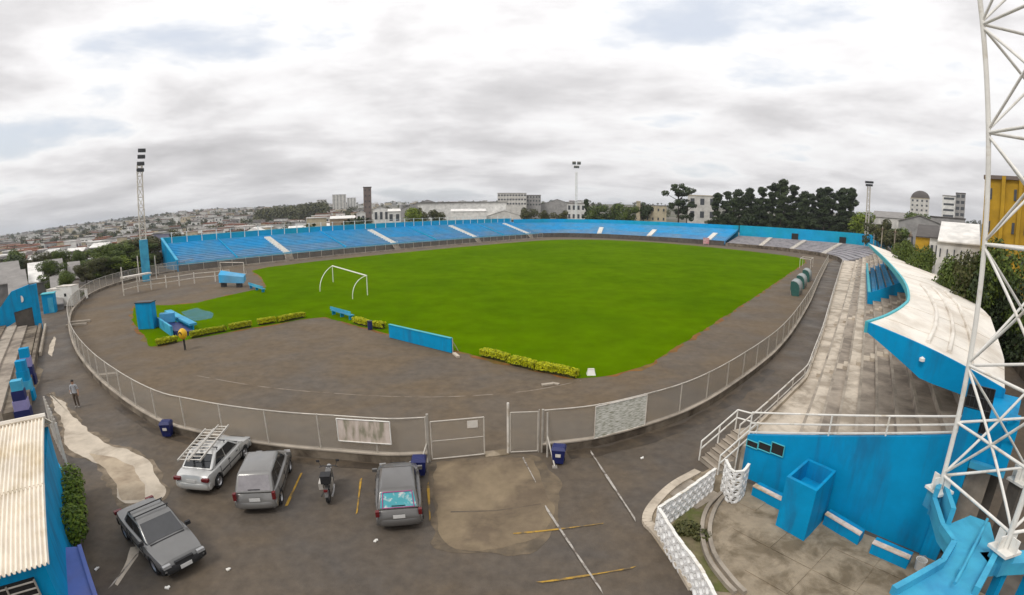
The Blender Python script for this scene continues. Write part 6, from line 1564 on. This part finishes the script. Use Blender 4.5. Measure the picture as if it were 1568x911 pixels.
block('white_house', 'white plank house with bright sheet roof', 1438, 1504, 342, 70, 9, 't_plain_white', 't_sheet_bright', 3, 6, 'shed', (.18, .35), rise=2.4)
block('roof_house', 'dark roofed house left of the white plank house', 1426, 1442, 352, 74, 9, 't_off_white', 't_roof_dark', 2, 2, 'shed')
block('yellow_building', 'tall yellow building with vertical fins at the right edge', 1505, 1640, 277, 57, 14, 't_yellow_wall', 't_brown_wall', 5, 7, 'flat', (.22, .34))
yb = [o for o in bpy.data.objects if o.name.startswith('yellow_building')][0]
a, b = ground_at(1506, 56.7), ground_at(1640, 56.7)
for k in range(5):
    p = a.lerp(b, (k + .06) / 5); mb = MB(); mb.box((p.x, p.y, 8.0), (.22, .35, 15.2), .5); mb.build('fin', M['t_yellow_wall'], yb, world=True)
block('cream_house', 'small yellow water house among the left trees', 177, 193, 364, 260, 9, 't_cream', 't_roof_grey', 2, 2, 'flat', (.3, .3))
for (x0_, x1_, y_, d_, wm_, rm_, rf_, lb_) in ((-30, 26, 404, 92, 't_grey_wall', 't_roof_grey', 'gable', 'grey roofed shed at the left picture edge'), (34, 62, 404, 100, 't_grey_wall', 't_sheet_bright', 'shed', 'white shed with bright roof left of the small green tree'), (60, 92, 398, 112, 't_grey_wall', 't_roof_grey', 'gable', 'grey gabled shed beyond the blue end wall'), (0, 34, 420, 78, 't_grey_wall', 't_roof_grey', 'shed', 'low bright roof behind the stepped bank'), (96, 118, 402, 116, 't_tan_wall', 't_roof_grey', 'shed', 'tan shed left of the clump of trees'), (112, 134, 412, 104, 't_grey_wall', 't_roof_dark', 'gable', 'small dark roofed shed behind the white cabins'), (66, 84, 432, 76, 't_grey_wall', 't_roof_grey', 'shed', 'small grey shed behind the blue kiosk')):
    block('roof_house', lb_, x0_, x1_, y_ + 6, d_, 13, wm_, rm_, 0, 0, 'shed', rise=2.6)
# street wall behind the covered stand
t = thing('street_wall', 'grey street wall behind the covered stand', 'wall', UV(30, -27)); mb = MB(); mb.wall(UV(-2, -26), UV(120, -30), .3, 0, 3.2); mb.build('wall', M['wall_concrete'], t, world=True); mb = MB(); mb.wall(UV(-2, -26), UV(120, -30), .45, 3.202, 3.35); mb.build('coping', M['concrete'], t, world=True)
# street poles
for i, (x, d) in enumerate(((1340, 150), (1352, 120), (1372, 95), (1396, 78))):
    b = ground_at(x, d); t = thing('street_pole', ['farthest street pole beyond the white roof', 'second farthest street pole beyond the white roof', 'second nearest street pole beyond the white roof', 'nearest street pole beyond the white roof'][i], 'pole', b); mb = MB(); mb.tube((0, 0, 0), (0, 0, 9.5), .14, 7, .09); mb.build('pole', M['concrete'], t); mb = MB(); mb.box((0, 0, 8.8), (2.2, .12, .12), .6); mb.build('crossarm', M['bark'], t)
    for s in (-.9, -.3, .3, .9): mb = MB(); mb.tube((s * math.cos(.6), s * math.sin(.6), 8.86), (s * math.cos(.6), s * math.sin(.6), 9.1), .05, 5); mb.build('insulator', M['brown_ins'] if 'brown_ins' in M else mat('brown_ins', (.12, .06, .04), .4), t)

# houses of the valley and the hillside
def house_mesh(w, d, h, kind, wm, rm):
    mb = MB(); mb.box((0, 0, h / 2 - 1), (w, d, h + 2), mi=0)
    if kind == 0:
        mb.add([(-w / 2 - .3, -d / 2 - .3, h), (w / 2 + .3, -d / 2 - .3, h), (w / 2 + .3, d / 2 + .3, h), (-w / 2 - .3, d / 2 + .3, h), (-w / 2 - .3, 0, h + d * .22), (w / 2 + .3, 0, h + d * .22)], [(0, 1, 5, 4), (2, 3, 4, 5), (1, 2, 5), (3, 0, 4), (3, 2, 1, 0)], 1)
    elif kind == 1: mb.box((0, 0, h + .15), (w + .4, d + .4, .3), mi=1); mb.box((w * .2, 0, h + .9), (w * .25, d * .3, 1.4), mi=0)
    else: mb.add([(-w / 2 - .3, -d / 2 - .3, h + .02), (w / 2 + .3, -d / 2 - .3, h + .02), (w / 2 + .3, d / 2 + .3, h + 1.2), (-w / 2 - .3, d / 2 + .3, h + 1.2), (-w / 2 - .3, d / 2 + .3, h), (w / 2 + .3, d / 2 + .3, h)], [(0, 1, 2, 3), (3, 2, 5, 4), (0, 3, 4), (1, 5, 2)], 1)
    for sx in (-.28, .05, .3): mb.box((sx * w, -d / 2 - .02, h * .55), (w * .12, .06, h * .28), mi=2)
    for sy in (-.25, .25): mb.box((-w / 2 - .02, sy * d, h * .55), (.06, d * .14, h * .28), mi=2)
    return mb.mesh('house', [M[wm], M[rm], M['t_window']])
WM = ['t_off_white', 't_plain_white', 't_grey_wall', 't_cream', 't_tan_wall', 't_pink_wall', 't_off_white', 't_lav_wall']; RM = ['t_roof_grey', 't_terracotta', 't_sheet_bright', 't_roof_dark', 't_roof_grey', 't_terracotta', 't_sheet_bright', 't_roof_grey']
hm_ = []
hr = random.Random(21)
WORD = {'t_off_white': 'off white', 't_plain_white': 'white', 't_grey_wall': 'grey', 't_cream': 'cream', 't_tan_wall': 'tan', 't_pink_wall': 'pinkish', 't_lav_wall': 'lilac', 't_roof_grey': 'grey', 't_terracotta': 'red tiled', 't_sheet_bright': 'bright sheet', 't_roof_dark': 'dark'}
for i in range(20):
    hh_ = hr.choice((3.0, 3.3, 5.6, 6.2)); hm_.append((house_mesh(hr.uniform(8, 14), hr.uniform(7, 11), hh_, i % 3, WM[i % 8], RM[(i * 3) % 8]), ('low ' if hh_ < 4 else 'two storey ') + WORD[WM[i % 8]] + ' house with ' + ('pitched ', 'flat ', 'sloping ')[i % 3] + WORD[RM[(i * 3) % 8]] + ' roof'))
def house_zone(p, r):
    where = 'at left edge' if p < 50 else 'beyond blue kiosk' if p < 95 else 'beyond white cabins' if p < 140 else 'left of pylon' if p < 225 else 'right of pylon' if p < 330 else 'above long stand' if p < 520 else 'on centre skyline'
    return where + (', nearest' if r < 230 else ', valley floor' if r < 290 else ', mid slope' if r < 380 else ', far slope')
spots = []
def blocked(x, y):
    u, v = toUV((x, y)); return (-46 < u < 178 and -62 < v < 117)
while len(spots) < 1750:
    pxx = hr.uniform(-40, 520) if hr.random() < .8 else hr.uniform(520, 900); d = ray(pxx, 340); az = math.atan2(d.x, d.y)
    r = 170 * (2000 / 170) ** (hr.random() ** .75); x, y = r * math.sin(az), r * math.cos(az)
    if blocked(x, y) or (pxx > 520 and r < 480): continue
    if any((x - a) ** 2 + (y - b) ** 2 < (11 + r * .004) ** 2 for a, b, _, _ in spots[-260:]): continue
    if noise.noise(Vector((x * .006, y * .006, 3.3))) > .30: continue
    spots.append((x, y, r, pxx))
spots.sort(key=lambda s: s[2])
HL = []
rest = MB(); mats_rest = [M[k] for k in ('t_off_white', 't_plain_white', 't_grey_wall', 't_cream', 't_roof_grey', 't_terracotta', 't_sheet_bright', 't_roof_dark', 't_window')]
for i, (x, y, r, pxx) in enumerate(spots):
    z = terrain_z(x, y); an = hr.choice((.3, .3 + math.pi / 2, .5, .2)) + hr.uniform(-.1, .1); s = hr.uniform(.85, 1.3)
    if i < 280:
        hm1, hl1 = hr.choice(hm_); o = inst('house', hm1, None, (x, y, z), an, s)
        HL.append((hl1 + ' ' + house_zone(pxx, r), pxx, o)); tag(o, hl1 + ' ' + house_zone(pxx, r), 'house', 'near roofs in the valley' if r < 260 else 'houses on the left hillside')
    else:
        w, dd, h = hr.uniform(8, 15) * s, hr.uniform(7, 12) * s, hr.choice((3.2, 5.8, 6.0, 8.5)); wm = hr.choice((0, 0, 1, 1, 2, 3)); rm = hr.choice((4, 5, 6, 7, 4, 5))
        rest.box((x, y, z + h / 2 - 2), (w, dd, h + 4), an, wm); rest.box((x, y, z + h + .3), (w * 1.06, dd * 1.06, .6), an, rm)
        if r < 900:
            q = Matrix.Rotation(an, 3, 'Z')
            for sx in (-.25, .25):
                for sy in (-1, 1): c = Vector((x, y, z + h * .6)) + q @ Vector((sx * w, sy * (dd / 2 + .03), 0)); rest.box(c, (w * .16, .1, h * .28), an, 8)
ORD = 'first second third fourth fifth sixth seventh eighth ninth tenth'.split()
for lb in {h[0] for h in HL}:
    same = sorted([h for h in HL if h[0] == lb], key=lambda h: h[1])
    if len(same) > 1:
        for i, h in enumerate(same): h[2]['label'] = lb + ', ' + ORD[i]
tag(rest.build('distant_town', mats_rest), 'dense far roofs of the town on the hillside', kind='stuff')
# far trees as one mass
rt = MB(); cnt = 0
while cnt < 1500:
    pxx = hr.uniform(-40, 560) if hr.random() < .75 else hr.uniform(560, 1500); d = ray(pxx, 340); az = math.atan2(d.x, d.y); r = 140 * (2100 / 140) ** (hr.random() ** .7); x, y = r * math.sin(az), r * math.cos(az)
    if blocked(x, y) or (pxx > 560 and r < 420): continue
    z = terrain_z(x, y); h = hr.uniform(4, 9) * (1 + r / 3500); w = h * hr.uniform(.4, .75)
    cl = [((x + hr.uniform(-.4, .4) * w, y + hr.uniform(-.4, .4) * w, z + h * hr.uniform(.45, .8)), (w * .6, w * .6, h * .3)) for _ in range(3)]
    leaf_cloud(rt, cl, 66 if r > 500 else 150, h * .13 if r > 500 else h * .085, hr, .9, 0 if hr.random() < .6 else 1); cnt += 1
# wooded ridge near the apartment towers
for k in range(160):
    pxx = hr.uniform(395, 500); d = ray(pxx, 340); az = math.atan2(d.x, d.y); r = hr.uniform(560, 760); x, y = r * math.sin(az), r * math.cos(az); z = terrain_z(x, y); h = 15 + (pxx - 395) * .055 + hr.uniform(-2, 2)
    leaf_cloud(rt, [((x, y, z + h * .5), (6, 6, h * .5))], 90, 1.5, hr, .9, 0)
tag(rt.build('distant_trees', [M['leaf_olive'], M['leaf_dark']]), 'far trees scattered between the roofs and on the ridge', kind='stuff')

# ================================================================== air
hz = bpy.data.materials.new('haze_air'); hz.use_nodes = True; hn = hz.node_tree; hn.nodes.clear()
pv_ = hn.nodes.new('ShaderNodeVolumePrincipled'); pv_.inputs['Color'].default_value = (.86, .90, .96, 1); pv_.inputs['Density'].default_value = .00016; pv_.inputs['Anisotropy'].default_value = .2
ho = hn.nodes.new('ShaderNodeOutputMaterial'); hn.links.new(pv_.outputs[0], ho.inputs['Volume'])
mb = MB(); mb.box((0, 0, 35), (19000, 19000, 130)); o = mb.build('haze', hz); tag(o, 'thin pale haze over the town', kind='stuff')
